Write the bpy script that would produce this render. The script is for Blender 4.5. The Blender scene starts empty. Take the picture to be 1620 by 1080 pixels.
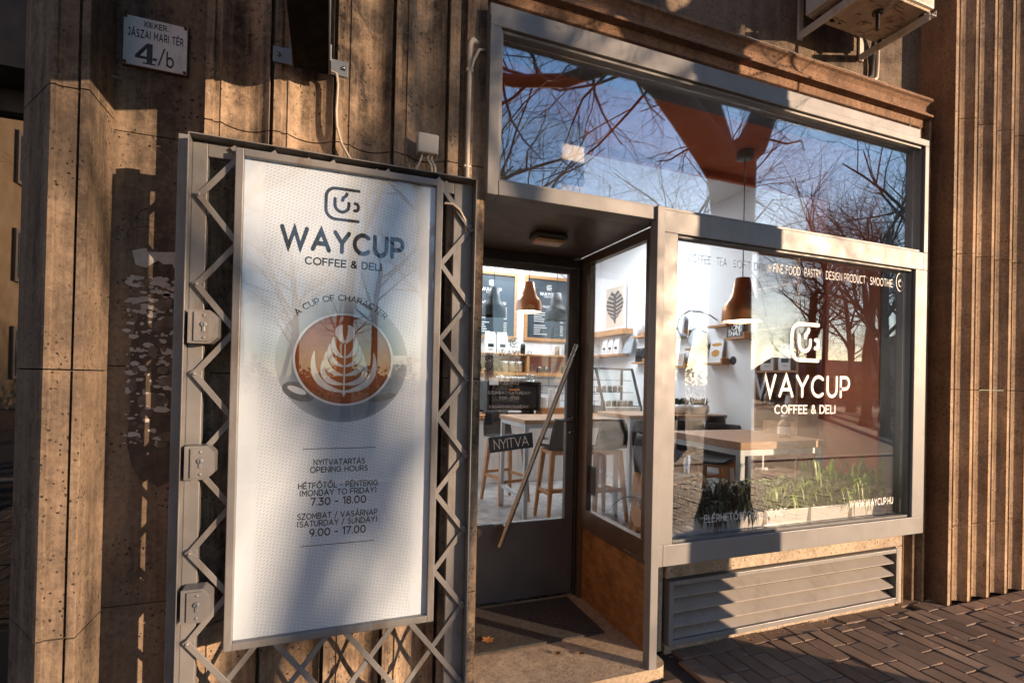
import bpy, math, random
from mathutils import Vector, Matrix
R = math.radians
random.seed(7)
S = bpy.context.scene
COL = S.collection

# ------------------------------------------------------------------ camera
CAM_H = 1.5
F, YAW, PITCH, ROLL, PY = 790.4, 0.354133, 0.0064676, -0.0221342, 595.15
def _axes():
    cy, sy = math.cos(YAW), math.sin(YAW); cp, sp = math.cos(PITCH), math.sin(PITCH)
    f = Vector((sy*cp, cy*cp, sp)); r0 = Vector((cy, -sy, 0)); d0 = -(r0.cross(f))
    cr, sr = math.cos(ROLL), math.sin(ROLL)
    return cr*r0 + sr*d0, -sr*r0 + cr*d0, f
CR, CD, CF = _axes()
cam_d = bpy.data.cameras.new('camera'); cam = bpy.data.objects.new('camera', cam_d); COL.objects.link(cam)
cam_d.sensor_width = 36; cam_d.lens = F/1620*36
cam_d.shift_y = (PY-540)/1620
cam_d.clip_start = 0.02; cam_d.clip_end = 2000
cam.matrix_world = Matrix(((CR.x, -CD.x, -CF.x, 0), (CR.y, -CD.y, -CF.y, 0), (CR.z, -CD.z, -CF.z, CAM_H), (0, 0, 0, 1)))
S.camera = cam

# ------------------------------------------------------------------ sky, sun, exposure
SUN_EL, SUN_AZ = R(9.2), R(44.3)      # azimuth: to the right of the facade's outward normal
W = bpy.data.worlds.new('World'); S.world = W; W.use_nodes = True
nt = W.node_tree; bg = nt.nodes['Background']
sky = nt.nodes.new('ShaderNodeTexSky'); sky.sky_type = 'NISHITA'; sky.sun_disc = False
sky.sun_elevation = SUN_EL; sky.sun_rotation = math.pi - SUN_AZ
sky.air_density = 1.0; sky.dust_density = 0.25; sky.ozone_density = 3.4
nt.links.new(sky.outputs[0], bg.inputs[0]); bg.inputs[1].default_value = 0.15
sun_d = bpy.data.lights.new('sun', 'SUN'); sun_d.energy = 5.0; sun_d.angle = R(0.5); sun_d.color = (1.0, 0.70, 0.455)
sun = bpy.data.objects.new('sun', sun_d); COL.objects.link(sun)
to_sun = Vector((math.sin(SUN_AZ)*math.cos(SUN_EL), -math.cos(SUN_AZ)*math.cos(SUN_EL), math.sin(SUN_EL)))
sun.rotation_euler = (-to_sun).to_track_quat('-Z', 'Y').to_euler(); sun.location = to_sun*60
S.view_settings.view_transform = 'Standard'; S.view_settings.look = 'None'
S.view_settings.exposure = 1.0; S.view_settings.gamma = 1.0
S.render.engine = 'CYCLES'
S.cycles.use_denoising = True
S.cycles.max_bounces = 10; S.cycles.transparent_max_bounces = 24; S.cycles.diffuse_bounces = 4; S.cycles.glossy_bounces = 5
S.cycles.sample_clamp_indirect = 6.0
S.cycles.caustics_reflective = False; S.cycles.caustics_refractive = False

# ------------------------------------------------------------------ measuring helpers: a photo pixel seen on a known plane of the place
def ray(px, py):
    return CR*((px-810)/F) + CD*((py-PY)/F) + CF
O = Vector((0, 0, CAM_H))
def onX(px, py, X): d = ray(px, py); return O + d*(X/d.x)
def onY(px, py, Y): d = ray(px, py); return O + d*(Y/d.y)
def onZ(px, py, Z): d = ray(px, py); return O + d*((Z-CAM_H)/d.z)

# ------------------------------------------------------------------ mesh builder
ORG = {}
class M:
    def __init__(s): s.v = []; s.f = []; s.sm = []; s.a = []; s.cur = 0.0
    def add(s, vs, fs, smooth=False):
        o = len(s.v); s.v += [tuple(v) for v in vs]
        for f in fs: s.f.append([i+o for i in f]); s.sm.append(smooth); s.a.append(s.cur)
    def box(s, x0, x1, y0, y1, z0, z1):
        v = [(x0,y0,z0),(x1,y0,z0),(x1,y1,z0),(x0,y1,z0),(x0,y0,z1),(x1,y0,z1),(x1,y1,z1),(x0,y1,z1)]
        s.add(v, [(0,3,2,1),(4,5,6,7),(0,1,5,4),(1,2,6,5),(2,3,7,6),(3,0,4,7)]); return s
    def obox(s, c, u, v, w):           # oriented box: centre and three half-axes
        c, u, v, w = map(Vector, (c, u, v, w))
        p = [c+a*u+b*v+d*w for d in (-1,1) for a, b in ((-1,-1),(1,-1),(1,1),(-1,1))]
        s.add(p, [(0,3,2,1),(4,5,6,7),(0,1,5,4),(1,2,6,5),(2,3,7,6),(3,0,4,7)]); return s
    def prism(s, poly, a0, a1, axis='z', smooth=False, caps=True):
        def P(p, a): return (p[0],p[1],a) if axis == 'z' else ((p[0],a,p[1]) if axis == 'y' else (a,p[0],p[1]))
        n = len(poly); vs = [P(p,a0) for p in poly]+[P(p,a1) for p in poly]
        s.add(vs, [(i,(i+1)%n,n+(i+1)%n,n+i) for i in range(n)], smooth)
        if caps: s.add(vs, [tuple(range(n))[::-1], tuple(range(n,2*n))])
        return s
    def tube(s, pts, r, n=8, smooth=True, caps=True, flat=1.0):
        pts = [Vector(p) for p in pts]
        rr = r if isinstance(r, (list, tuple)) else [r]*len(pts)
        up = None; vs = []
        for i, p in enumerate(pts):
            t = (pts[min(i+1,len(pts)-1)]-pts[max(i-1,0)]).normalized()
            if up is None:
                up = Vector((0,0,1)) if abs(t.z) < .9 else Vector((1,0,0))
            b = t.cross(up)
            if b.length < 1e-6: b = t.cross(Vector((.3,.5,.8)))
            b.normalize(); up = b.cross(t).normalized()
            for k in range(n):
                a = 2*math.pi*k/n
                vs.append(p+(b*math.cos(a)+up*math.sin(a)*flat)*rr[i])
        fs = [(i*n+k, i*n+(k+1)%n, (i+1)*n+(k+1)%n, (i+1)*n+k) for i in range(len(pts)-1) for k in range(n)]
        s.add(vs, fs, smooth)
        if caps:
            m = (len(pts)-1)*n
            s.add(vs, [tuple(range(n))[::-1], tuple(range(m, m+n))])
        return s
    def lathe(s, prof, c, n=24, smooth=True, axis='z'):
        vs = []
        for r, h in prof:
            for k in range(n):
                a = 2*math.pi*k/n
                if axis == 'z': vs.append((c[0]+r*math.cos(a), c[1]+r*math.sin(a), c[2]+h))
                else: vs.append((c[0]+r*math.cos(a), c[1]+h, c[2]+r*math.sin(a)))
        m = len(prof)
        s.add(vs, [(i*n+k, i*n+(k+1)%n, (i+1)*n+(k+1)%n, (i+1)*n+k) for i in range(m-1) for k in range(n)], smooth)
        return s
    def disc(s, c, rx, rz, n=40, ang=0, squash=None):   # flat disc facing -Y
        ca, sa = math.cos(ang), math.sin(ang)
        vs = [(c[0]+rx*math.cos(t)*ca-rz*math.sin(t)*sa, c[1], c[2]+rx*math.cos(t)*sa+rz*math.sin(t)*ca) for t in [2*math.pi*k/n for k in range(n)]]
        s.add(vs, [tuple(range(n))]); return s
    def poly(s, pts, y):                              # flat outline in x,z facing -Y
        s.add([(p[0], y, p[1]) for p in pts], [tuple(range(len(pts)))]); return s
    def build(s, name, mat, parent=None, bevel=0, seg=2, attr=False, solid=0, sub=0):
        me = bpy.data.meshes.new(name)
        og = ORG.get(parent.name, Vector()) if parent else Vector()
        me.from_pydata([Vector(v)-og for v in s.v], [], s.f)
        me.polygons.foreach_set('use_smooth', s.sm)
        me.materials.append(mat)
        if attr:
            at = me.attributes.new('tone', 'FLOAT', 'FACE'); at.data.foreach_set('value', s.a)
        me.update()
        o = bpy.data.objects.new(name, me); COL.objects.link(o)
        if parent: o.parent = parent; ORG[o.name] = og
        if sub:
            b = o.modifiers.new('sub', 'SUBSURF'); b.levels = sub; b.render_levels = sub
        if solid:
            b = o.modifiers.new('solid', 'SOLIDIFY'); b.thickness = solid; b.offset = 0
        if bevel:
            b = o.modifiers.new('bevel', 'BEVEL'); b.width = bevel; b.segments = seg; b.limit_method = 'ANGLE'; b.angle_limit = R(40)
        return o
def tag(o, label, cat, group=None):
    o['label'] = label; o['category'] = cat
    if group: o['group'] = group
    return o
def struct(o): o['kind'] = 'structure'; return o
def stuff(o): o['kind'] = 'stuff'; return o
def thing(name, label, cat, loc=(0,0,0), group=None):
    o = bpy.data.objects.new(name, None); COL.objects.link(o); o.location = loc; o.empty_display_size = .1
    ORG[o.name] = Vector(loc); return tag(o, label, cat, group)
def solo(m, name, mat, label, cat, loc, group=None, **k):   # a thing that is one mesh, its origin at its base
    loc = Vector(loc); m.v = [tuple(Vector(v)-loc) for v in m.v]
    o = m.build(name, mat, None, **k); o.location = loc; return tag(o, label, cat, group)
def dup(root, loc, rz=0, label=None, group=None, scale=None):
    r = root.copy(); COL.objects.link(r); r.location = loc; r.rotation_euler = (0,0,rz)
    if scale: r.scale = (scale,)*3
    if label: r['label'] = label
    if group: r['group'] = group
    for ch in list(root.children):
        c = ch.copy(); COL.objects.link(c); c.parent = r
        for g in list(ch.children):
            d = g.copy(); COL.objects.link(d); d.parent = c
    return r

# ------------------------------------------------------------------ materials
def newmat(name):
    m = bpy.data.materials.new(name); m.use_nodes = True; t = m.node_tree
    return m, t, t.nodes['Principled BSDF']
def N(t, typ, **k):
    n = t.nodes.new(typ)
    for a, b in k.items():
        if a in n.inputs: n.inputs[a].default_value = b
        else: setattr(n, a, b)
    return n
def coords(t, scale=(1,1,1), rot=(0,0,0), kind='Object'):
    tc = t.nodes.new('ShaderNodeTexCoord'); mp = t.nodes.new('ShaderNodeMapping')
    mp.inputs['Scale'].default_value = scale; mp.inputs['Rotation'].default_value = rot
    t.links.new(tc.outputs[kind], mp.inputs[0]); return mp.outputs[0]
def noise(t, vec, scale, detail=4, rough=.55):
    n = N(t, 'ShaderNodeTexNoise', Scale=scale, Detail=detail, Roughness=rough); t.links.new(vec, n.inputs['Vector']); return n.outputs['Fac']
def ramp(t, fac, stops):
    n = t.nodes.new('ShaderNodeValToRGB'); e = n.color_ramp.elements
    while len(e) < len(stops): e.new(.5)
    for i, (p, c) in enumerate(stops):
        e[i].position = p; e[i].color = (*c, 1) if len(c) == 3 else c
    t.links.new(fac, n.inputs[0]); return n.outputs[0]
def mix(t, fac, a, b, mode='MIX'):
    n = t.nodes.new('ShaderNodeMix'); n.data_type = 'RGBA'; n.blend_type = mode
    if isinstance(fac, (int, float)): n.inputs[0].default_value = fac
    else: t.links.new(fac, n.inputs[0])
    for i, c in ((6, a), (7, b)):
        if isinstance(c, tuple): n.inputs[i].default_value = (*c, 1)
        else: t.links.new(c, n.inputs[i])
    return n.outputs[2]
def mathn(t, op, a, b=0.0):
    n = t.nodes.new('ShaderNodeMath'); n.operation = op
    for i, c in ((0, a), (1, b)):
        if isinstance(c, (int, float)): n.inputs[i].default_value = c
        else: t.links.new(c, n.inputs[i])
    return n.outputs[0]
def bump(t, h, b, strength=.3, dist=.01):
    n = N(t, 'ShaderNodeBump', Strength=strength, Distance=dist); t.links.new(h, n.inputs['Height']); t.links.new(n.outputs[0], b.inputs['Normal'])
def paint(name, col, rough=.45, var=.12, scale=6, metal=0.0, bmp=.05, bscale=120, coat=0.0, dirt=None):
    m, t, b = newmat(name); v = coords(t)
    f = noise(t, v, scale, 6)
    c = ramp(t, f, [(.3, tuple(x*(1-var) for x in col)), (.7, tuple(min(1, x*(1+var)) for x in col))])
    if dirt:
        d = noise(t, coords(t, (1,1,.25)), 9, 8, .7); d = ramp(t, d, [(.52, (0,0,0)), (.72, (1,1,1))])
        c = mix(t, d, c, dirt)
    t.links.new(c, b.inputs['Base Color'])
    b.inputs['Metallic'].default_value = metal; b.inputs['Coat Weight'].default_value = coat
    r = ramp(t, noise(t, v, scale*3, 4), [(.3, (rough*.8,)*3), (.7, (min(1, rough*1.2),)*3)]); t.links.new(r, b.inputs['Roughness'])
    if bmp: bump(t, noise(t, v, bscale, 3), b, bmp, .004)
    return m
def concrete(name, lo, hi, soot=.75, pits=.9, sscale=1.0, seedrot=0):
    m, t, b = newmat(name)
    v = coords(t, rot=(0,0,seedrot))
    base = ramp(t, noise(t, v, 2.6, 9, .68), [(.32, lo), (.66, hi)])
    grain = ramp(t, noise(t, v, 48, 6, .75), [(.32, (.58,.57,.56)), (.52, (.98,.98,.98)), (.70, (1.14,1.14,1.14))])
    base = mix(t, 1.0, base, grain, 'MULTIPLY')
    # rain streaks and soot, broken up by a finer noise
    sv = coords(t, (6*sscale, 6*sscale, .45*sscale))
    st = ramp(t, noise(t, sv, 2.0, 10, .70), [(.38, (0,0,0)), (.58, (1,1,1))])
    s2 = ramp(t, noise(t, v, 16, 9, .78), [(.36, (.35,.35,.35)), (.54, (1,1,1))])
    pt = ramp(t, noise(t, v, 1.7, 5, .6), [(.38, (.40,.40,.40)), (.54, (1,1,1))])
    sf = mathn(t, 'MULTIPLY', mathn(t, 'MULTIPLY', mathn(t, 'MULTIPLY', st, s2), pt), soot)
    base = mix(t, sf, base, (.042,.030,.023))
    # open pores of the travertine-like render: clusters of irregular holes
    wv = N(t, 'ShaderNodeTexVoronoi', Scale=46); wv.inputs['Randomness'].default_value = 1.0
    dv = N(t, 'ShaderNodeTexNoise', Scale=30, Detail=3); t.links.new(v, dv.inputs['Vector'])
    ad = t.nodes.new('ShaderNodeVectorMath'); ad.operation = 'MULTIPLY_ADD'; t.links.new(dv.outputs['Color'], ad.inputs[0]); ad.inputs[1].default_value = (.022,.022,.022); t.links.new(v, ad.inputs[2])
    t.links.new(ad.outputs[0], wv.inputs['Vector'])
    pm = ramp(t, wv.outputs['Distance'], [(.13, (1,1,1)), (.25, (0,0,0))])
    gt_ = ramp(t, noise(t, v, 6, 6, .7), [(.46, (0,0,0)), (.56, (1,1,1))])
    v2 = N(t, 'ShaderNodeTexVoronoi', Scale=17); t.links.new(ad.outputs[0], v2.inputs['Vector'])
    p2_ = ramp(t, v2.outputs['Distance'], [(.05, (1,1,1)), (.11, (0,0,0))])
    g2_ = ramp(t, noise(t, v, 4, 3), [(.56, (0,0,0)), (.62, (1,1,1))])
    pf = mathn(t, 'MULTIPLY', mathn(t, 'MAXIMUM', mathn(t, 'MULTIPLY', pm, gt_), mathn(t, 'MULTIPLY', p2_, g2_)), pits)
    base = mix(t, pf, base, (.030,.022,.017))
    t.links.new(base, b.inputs['Base Color']); b.inputs['Roughness'].default_value = .88
    h = mathn(t, 'SUBTRACT', mathn(t, 'ADD', mathn(t, 'MULTIPLY', noise(t, v, 75, 6, .75), .55), mathn(t, 'MULTIPLY', noise(t, v, 14, 5, .7), .5)), pf)
    bump(t, h, b, .75, .007)
    return m
def wood(name, c1, c2, rough=.5, scale=(1.5,14,14), dark=None):
    m, t, b = newmat(name); v = coords(t, scale)
    f = noise(t, v, 2.4, 7, .6)
    c = ramp(t, f, [(.3, c1), (.7, c2)])
    if dark:
        d = ramp(t, noise(t, coords(t), 9, 8, .75), [(.46, (0,0,0)), (.66, (1,1,1))]); c = mix(t, d, c, dark)
    t.links.new(c, b.inputs['Base Color']); b.inputs['Roughness'].default_value = rough
    bump(t, f, b, .25, .003); return m
def glassmat(name, r0=.10, tint=(.93,.95,.95), wav=0.0):
    m, t, b = newmat(name); t.nodes.remove(b); out = t.nodes['Material Output']
    lw = N(t, 'ShaderNodeLayerWeight', Blend=.5)
    p = mathn(t, 'POWER', lw.outputs['Facing'], 5.0)
    fac = mathn(t, 'ADD', mathn(t, 'MULTIPLY', p, 1-r0), r0)
    tr = N(t, 'ShaderNodeBsdfTransparent'); tr.inputs[0].default_value = (*tint, 1)
    gl = N(t, 'ShaderNodeBsdfGlossy', Roughness=0.0); gl.inputs[0].default_value = (1,1,1,1)
    if wav:
        bn = N(t, 'ShaderNodeBump', Strength=wav, Distance=.01); t.links.new(noise(t, coords(t), 1.6, 1), bn.inputs['Height']); t.links.new(bn.outputs[0], gl.inputs['Normal'])
    mx = t.nodes.new('ShaderNodeMixShader'); t.links.new(fac, mx.inputs[0]); t.links.new(tr.outputs[0], mx.inputs[1]); t.links.new(gl.outputs[0], mx.inputs[2])
    t.links.new(mx.outputs[0], out.inputs[0]); return m
def emis(name, col, s):
    m, t, b = newmat(name); b.inputs['Base Color'].default_value = (*col, 1)
    b.inputs['Emission Color'].default_value = (*col, 1); b.inputs['Emission Strength'].default_value = s; return m

MT = {}
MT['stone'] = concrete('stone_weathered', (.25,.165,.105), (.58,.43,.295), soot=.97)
MT['stone_r'] = concrete('stone_less_sooty', (.30,.20,.125), (.58,.42,.28), soot=.6)  # right pilaster: the same stone, brighter through less soot
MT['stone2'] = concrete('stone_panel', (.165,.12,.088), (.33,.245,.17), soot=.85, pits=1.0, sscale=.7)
MT['stone3'] = concrete('stone_red_brown', (.20,.105,.06), (.34,.20,.12), soot=.5)
MT['stone4'] = concrete('stone_clean', (.42,.33,.24), (.56,.46,.35), soot=.35)
MT['slab'] = concrete('threshold_stone', (.34,.25,.17), (.48,.37,.26), soot=.35, pits=.5)
MT['frame'] = paint('frame_paint', (.205,.204,.207), .48, .05, 2.5, .08, .06, 90, dirt=(.175,.165,.158))
MT['gate'] = paint('gate_paint', (.195,.193,.195), .45, .10, 8, .15, .1, 140, dirt=(.13,.105,.085))
MT['gate_dark'] = paint('gate_dark_paint', (.10,.105,.11), .5, .15)
MT['doorgrey'] = paint('door_paint', (.085,.085,.09), .42, .12, 5, .2)
MT['recess'] = paint('recess_paint', (.10,.085,.075), .4, .15, 4, .1)
MT['bronze'] = paint('brown_metal', (.13,.095,.075), .35, .15, 6, .5)
MT['black'] = paint('black_paint', (.018,.018,.019), .5, .2)
MT['sign_black'] = paint('sign_box_paint', (.007,.007,.007), .85, .2); MT['sign_black'].node_tree.nodes['Principled BSDF'].inputs['Specular IOR Level'].default_value = .12
MT['bracket'] = paint('bracket_steel', (.22,.24,.26), .4, .15, 8, .4)
MT['steel'] = paint('brushed_steel', (.30,.29,.28), .26, .03, 3, 1.0, 0)
MT['white'] = paint('white_paint', (.80,.80,.79), .6, .03, 3)
MT['wall_in'] = paint('white_wall', (.80,.81,.83), .8, .02, 2)
MT['ceil_in'] = paint('white_ceiling', (.78,.79,.80), .85, .02, 2)
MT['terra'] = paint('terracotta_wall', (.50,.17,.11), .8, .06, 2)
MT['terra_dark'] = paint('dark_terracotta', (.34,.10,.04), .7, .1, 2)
MT['terra_ceiling'] = paint('orange_ceiling', (.74,.18,.055), .8, .06, 2)
MT['pink'] = paint('pink_back', (.80,.40,.33), .8, .04)
MT['plastic'] = paint('grey_plastic', (.50,.46,.42), .5, .06)
MT['acwhite'] = paint('ac_casing', (.68,.64,.58), .45, .06, 4, dirt=(.40,.33,.26))
MT['acbottom'] = paint('ac_base', (.52,.42,.31), .6, .25, 9, dirt=(.12,.09,.06))
MT['pipe'] = paint('pvc_pipe', (.55,.48,.41), .5, .08)
MT['cable'] = paint('cable_sheath', (.52,.44,.36), .5, .08)
MT['rubber'] = paint('black_rubber', (.03,.03,.03), .7, .2)
MT['glass'] = glassmat('window_glass', .145, (.97,.975,.975))
MT['transomglass'] = glassmat('transom_glass', .31, (.97,.975,.975))
MT['doorglass'] = glassmat('door_glass', .05, (.97,.975,.975))
MT['boardglass'] = glassmat('board_glass', .056, (.97,.97,.97))
MT['clearglass'] = glassmat('clear_glass', .05, (.93,.95,.94))
MT['white_vinyl'] = paint('white_vinyl', (.86,.85,.83), .5, .02)
MT['grey_vinyl'] = paint('grey_vinyl', (.33,.36,.40), .5, .03)
MT['ink'] = paint('dark_ink', (.018,.022,.028), .5, .1)
MT['enamel'] = paint('white_enamel', (.72,.72,.70), .25, .05, 7, dirt=(.45,.40,.34))
MT['rust'] = paint('rusty_edge', (.10,.045,.02), .7, .3)
MT['oak'] = wood('oak', (.36,.17,.065), (.52,.27,.11), .45)
MT['oak_leg'] = wood('beech', (.42,.19,.07), (.56,.28,.115), .45, (14,14,1.5))
MT['shelfwood'] = wood('shelf_wood', (.28,.12,.045), (.45,.21,.085), .5)
MT['plywood'] = wood('timber_panel', (.17,.08,.034), (.31,.165,.07), .65, (5,4,13), dark=(.12,.058,.027))
MT['jambwood'] = concrete('jamb_stone', (.33,.19,.085), (.52,.34,.18), soot=.95, pits=1.0)
MT['tabletop'] = wood('table_top', (.35,.20,.11), (.45,.28,.17), .35)
MT['legmetal'] = paint('table_leg_paint', (.50,.55,.60), .4, .05, 5, .2)
MT['seat'] = paint('black_shell', (.013,.013,.014), .55, .1); MT['seat'].node_tree.nodes['Principled BSDF'].inputs['Specular IOR Level'].default_value = .25
MT['copper'] = paint('copper_shade', (.50,.215,.085), .32, .03, 3, .8, 0)
MT['lampwhite'] = emis('lit_inside', (1.0,.93,.82), 1.0)
MT['leaf'] = paint('spider_leaf', (.21,.34,.045), .42, .5, 14)
MT['leafd'] = paint('dark_leaf', (.03,.045,.02), .5, .35, 10)
MT['ceramic'] = paint('white_ceramic', (.80,.79,.77), .35, .04)
MT['bag'] = paint('white_bag', (.78,.79,.81), .5, .04)
MT['brownbag'] = paint('kraft_bag', (.20,.15,.11), .6, .1)
MT['slate'] = paint('menu_slate', (.030,.045,.060), .35, .15)
MT['hair'] = paint('brown_hair', (.045,.018,.008), .5, .5, 40)
MT['skin'] = paint('skin', (.55,.32,.22), .5, .08)
MT['shirt'] = paint('grey_shirt', (.60,.57,.55), .8, .08)
MT['apron'] = paint('dark_apron', (.035,.028,.03), .7, .1)
MT['jeans'] = paint('dark_trousers', (.03,.035,.05), .8, .1)
MT['bark'] = paint('bark', (.055,.042,.033), .9, .35, 8, 0, .8, 25)
MT['twig'] = paint('twig_bark', (.065,.045,.033), .9, .3, 3, 0, 0)
MT['flower'] = paint('dried_flowers', (.34,.17,.07), .8, .6, 22)
MT['mat'] = paint('door_mat', (.045,.042,.04), .95, .5, 60, 0, 1.0, 240)
MT['leafbrown'] = paint('dry_leaf', (.42,.19,.06), .6, .3, 40)
MT['paper'] = paint('torn_paper', (.48,.45,.42), .8, .15, 30)
MT['glue'] = paint('old_glue', (.075,.055,.042), .7, .4, 16, 0, .6, 60)
MT['far_wall'] = paint('far_plaster', (.55,.36,.20), .85, .12, .6)
MT['far_wall2'] = paint('far_grey_plaster', (.34,.28,.24), .85, .12, .6)
MT['far_glass'] = paint('far_window', (.04,.05,.06), .15, .2)
MT['roof'] = paint('far_roof', (.20,.10,.07), .85, .2, .8)
MT['jar'] = paint('jar_contents', (.28,.20,.13), .25, .4, 18)
MT['dark_metal'] = paint('dark_machine', (.03,.03,.032), .25, .2, 5, .6)
MT['tray'] = MT['oak']
MT['paperprint'] = paint('poster_paper', (.60,.50,.42), .7, .04)

# pavement, ground, tiles, board print
def paver_mat():
    m, t, b = newmat('clay_paver'); v = coords(t)
    at = N(t, 'ShaderNodeAttribute', attribute_name='tone')
    base = ramp(t, at.outputs['Fac'], [(0, (.165,.105,.072)), (.5, (.21,.14,.098)), (1, (.26,.18,.13))])
    g = ramp(t, noise(t, v, 180, 4, .7), [(.3, (.70,.70,.70)), (.7, (1.2,1.2,1.2))]); base = mix(t, 1.0, base, g, 'MULTIPLY')
    l = ramp(t, noise(t, v, 3.5, 6), [(.35, (.72,.72,.72)), (.7, (1.1,1.1,1.1))]); base = mix(t, 1.0, base, l, 'MULTIPLY')
    sp = ramp(t, noise(t, v, 14, 2), [(.735, (0,0,0)), (.75, (1,1,1))]); base = mix(t, mathn(t, 'MULTIPLY', sp, .5), base, (.36,.33,.30))
    t.links.new(base, b.inputs['Base Color']); b.inputs['Roughness'].default_value = .75
    bump(t, noise(t, v, 160, 5, .7), b, .35, .004); return m
MT['paver'] = paver_mat()
def ground_mat():
    m, t, b = newmat('park_ground'); v = coords(t)
    c = ramp(t, noise(t, v, .35, 8, .65), [(.35, (.085,.058,.040)), (.65, (.15,.105,.07))])
    g = ramp(t, noise(t, v, 6, 8, .7), [(.3, (.6,.6,.6)), (.7, (1.2,1.2,1.2))]); c = mix(t, 1.0, c, g, 'MULTIPLY')
    t.links.new(c, b.inputs['Base Color']); b.inputs['Roughness'].default_value = .9
    bump(t, noise(t, v, 20, 6), b, .6, .03); return m
MT['ground'] = ground_mat()
MT['asphalt'] = paint('asphalt', (.06,.055,.05), .85, .3, 4, 0, .6, 90)
MT['joint'] = paint('joint_sand', (.035,.026,.02), .95, .3, 30)
def tile_floor():
    m, t, b = newmat('marble_tiles'); v = coords(t, rot=(0,0,R(45)))
    ck = N(t, 'ShaderNodeTexBrick', Scale=1.0); ck.offset = .5; ck.squash = 1
    ck.inputs['Brick Width'].default_value = .34; ck.inputs['Row Height'].default_value = .2; ck.inputs['Mortar Size'].default_value = .004
    ck.inputs['Color1'].default_value = (.30,.29,.30,1); ck.inputs['Color2'].default_value = (.40,.385,.38,1); ck.inputs['Mortar'].default_value = (.10,.09,.09,1)
    t.links.new(v, ck.inputs['Vector'])
    n = ramp(t, noise(t, v, 7, 8, .7), [(.35, (.55,.55,.56)), (.62, (1.15,1.15,1.15))])
    t.links.new(mix(t, 1.0, ck.outputs[0], n, 'MULTIPLY'), b.inputs['Base Color']); b.inputs['Roughness'].default_value = .35; return m
MT['tiles'] = tile_floor()
def subway():
    m, t, b = newmat('white_wall_tiles')
    v = coords(t, rot=(R(90),0,0))
    ck = N(t, 'ShaderNodeTexBrick', Scale=1.0); ck.offset = .5
    ck.inputs['Brick Width'].default_value = .28; ck.inputs['Row Height'].default_value = .14; ck.inputs['Mortar Size'].default_value = .006
    ck.inputs['Color1'].default_value = (.78,.79,.80,1); ck.inputs['Color2'].default_value = (.74,.75,.77,1); ck.inputs['Mortar'].default_value = (.10,.10,.11,1)
    t.links.new(v, ck.inputs['Vector']); t.links.new(ck.outputs[0], b.inputs['Base Color']); b.inputs['Roughness'].default_value = .15; return m
MT['subway'] = subway()
def board_print():
    m, t, b = newmat('board_print'); v = coords(t, rot=(0,0,0))
    br = N(t, 'ShaderNodeTexBrick', Scale=1.0); br.offset = .5
    br.inputs['Brick Width'].default_value = .0175; br.inputs['Row Height'].default_value = .0098; br.inputs['Mortar Size'].default_value = .0030
    br.inputs['Mortar Smooth'].default_value = .1
    v2 = coords(t, rot=(R(90), 0, 0)); mp = t.nodes.new('ShaderNodeMapping'); mp.inputs['Rotation'].default_value = (0,0,R(35)); t.links.new(v2, mp.inputs[0])
    t.links.new(mp.outputs[0], br.inputs['Vector'])
    br.inputs['Color1'].default_value = (.47,.56,.66,1); br.inputs['Color2'].default_value = (.50,.59,.69,1); br.inputs['Mortar'].default_value = (.68,.79,.92,1)
    sx = t.nodes.new('ShaderNodeSeparateXYZ'); t.links.new(coords(t), sx.inputs[0])
    d = mathn(t, 'ABSOLUTE', sx.outputs[0]); k = ramp(t, d, [(.285, (1,1,1)), (.30, (0,0,0))])
    t.links.new(mix(t, k, (.68,.79,.92), br.outputs[0]), b.inputs['Base Color']); b.inputs['Roughness'].default_value = .6; return m
MT['print'] = board_print()
def coffee_mat():
    m, t, b = newmat('coffee_print'); v = coords(t)
    g = N(t, 'ShaderNodeTexGradient'); g.gradient_type = 'SPHERICAL'
    mp = N(t, 'ShaderNodeMapping'); mp.inputs['Scale'].default_value = (5.4,5.4,5.4); tc = t.nodes.new('ShaderNodeTexCoord'); t.links.new(tc.outputs['Object'], mp.inputs[0]); t.links.new(mp.outputs[0], g.inputs[0])
    c = ramp(t, g.outputs['Fac'], [(0.0, (.13,.028,.006)), (.10, (.29,.075,.013)), (.5, (.32,.088,.015)), (1, (.42,.13,.025))])
    n = ramp(t, noise(t, v, 30, 6), [(.3, (.75,.75,.75)), (.7, (1.15,1.15,1.15))])
    t.links.new(mix(t, 1.0, c, n, 'MULTIPLY'), b.inputs['Base Color']); b.inputs['Roughness'].default_value = .6; return m
MT['coffee'] = coffee_mat()
def saucer_mat():
    m, t, b = newmat('saucer_print'); g = N(t, 'ShaderNodeTexGradient'); g.gradient_type = 'SPHERICAL'
    mp = N(t, 'ShaderNodeMapping'); mp.inputs['Scale'].default_value = (3.6,3.6,3.6); mp.inputs['Location'].default_value = (-.05,0,.12); tc = t.nodes.new('ShaderNodeTexCoord'); t.links.new(tc.outputs['Object'], mp.inputs[0]); t.links.new(mp.outputs[0], g.inputs[0])
    t.links.new(ramp(t, g.outputs['Fac'], [(0.0, (.50,.57,.65)), (.14, (.40,.47,.55)), (.32, (.20,.26,.33)), (1, (.14,.19,.25))]), b.inputs['Base Color']); b.inputs['Roughness'].default_value = .6; return m
MT['saucer'] = saucer_mat()
MT['sauc1'] = paint('saucer_print', (.40,.47,.55), .6, .10, 3)
MT['sauc2'] = paint('saucer_shadow_print', (.20,.26,.32), .6, .12, 3)
MT['milk'] = paint('milk_print', (.64,.65,.66), .6, .04)
MT['cuprim'] = paint('cup_rim_print', (.62,.68,.76), .6, .04)
MT['spoon'] = paint('spoon_print', (.13,.15,.17), .6, .3, 12)

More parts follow.
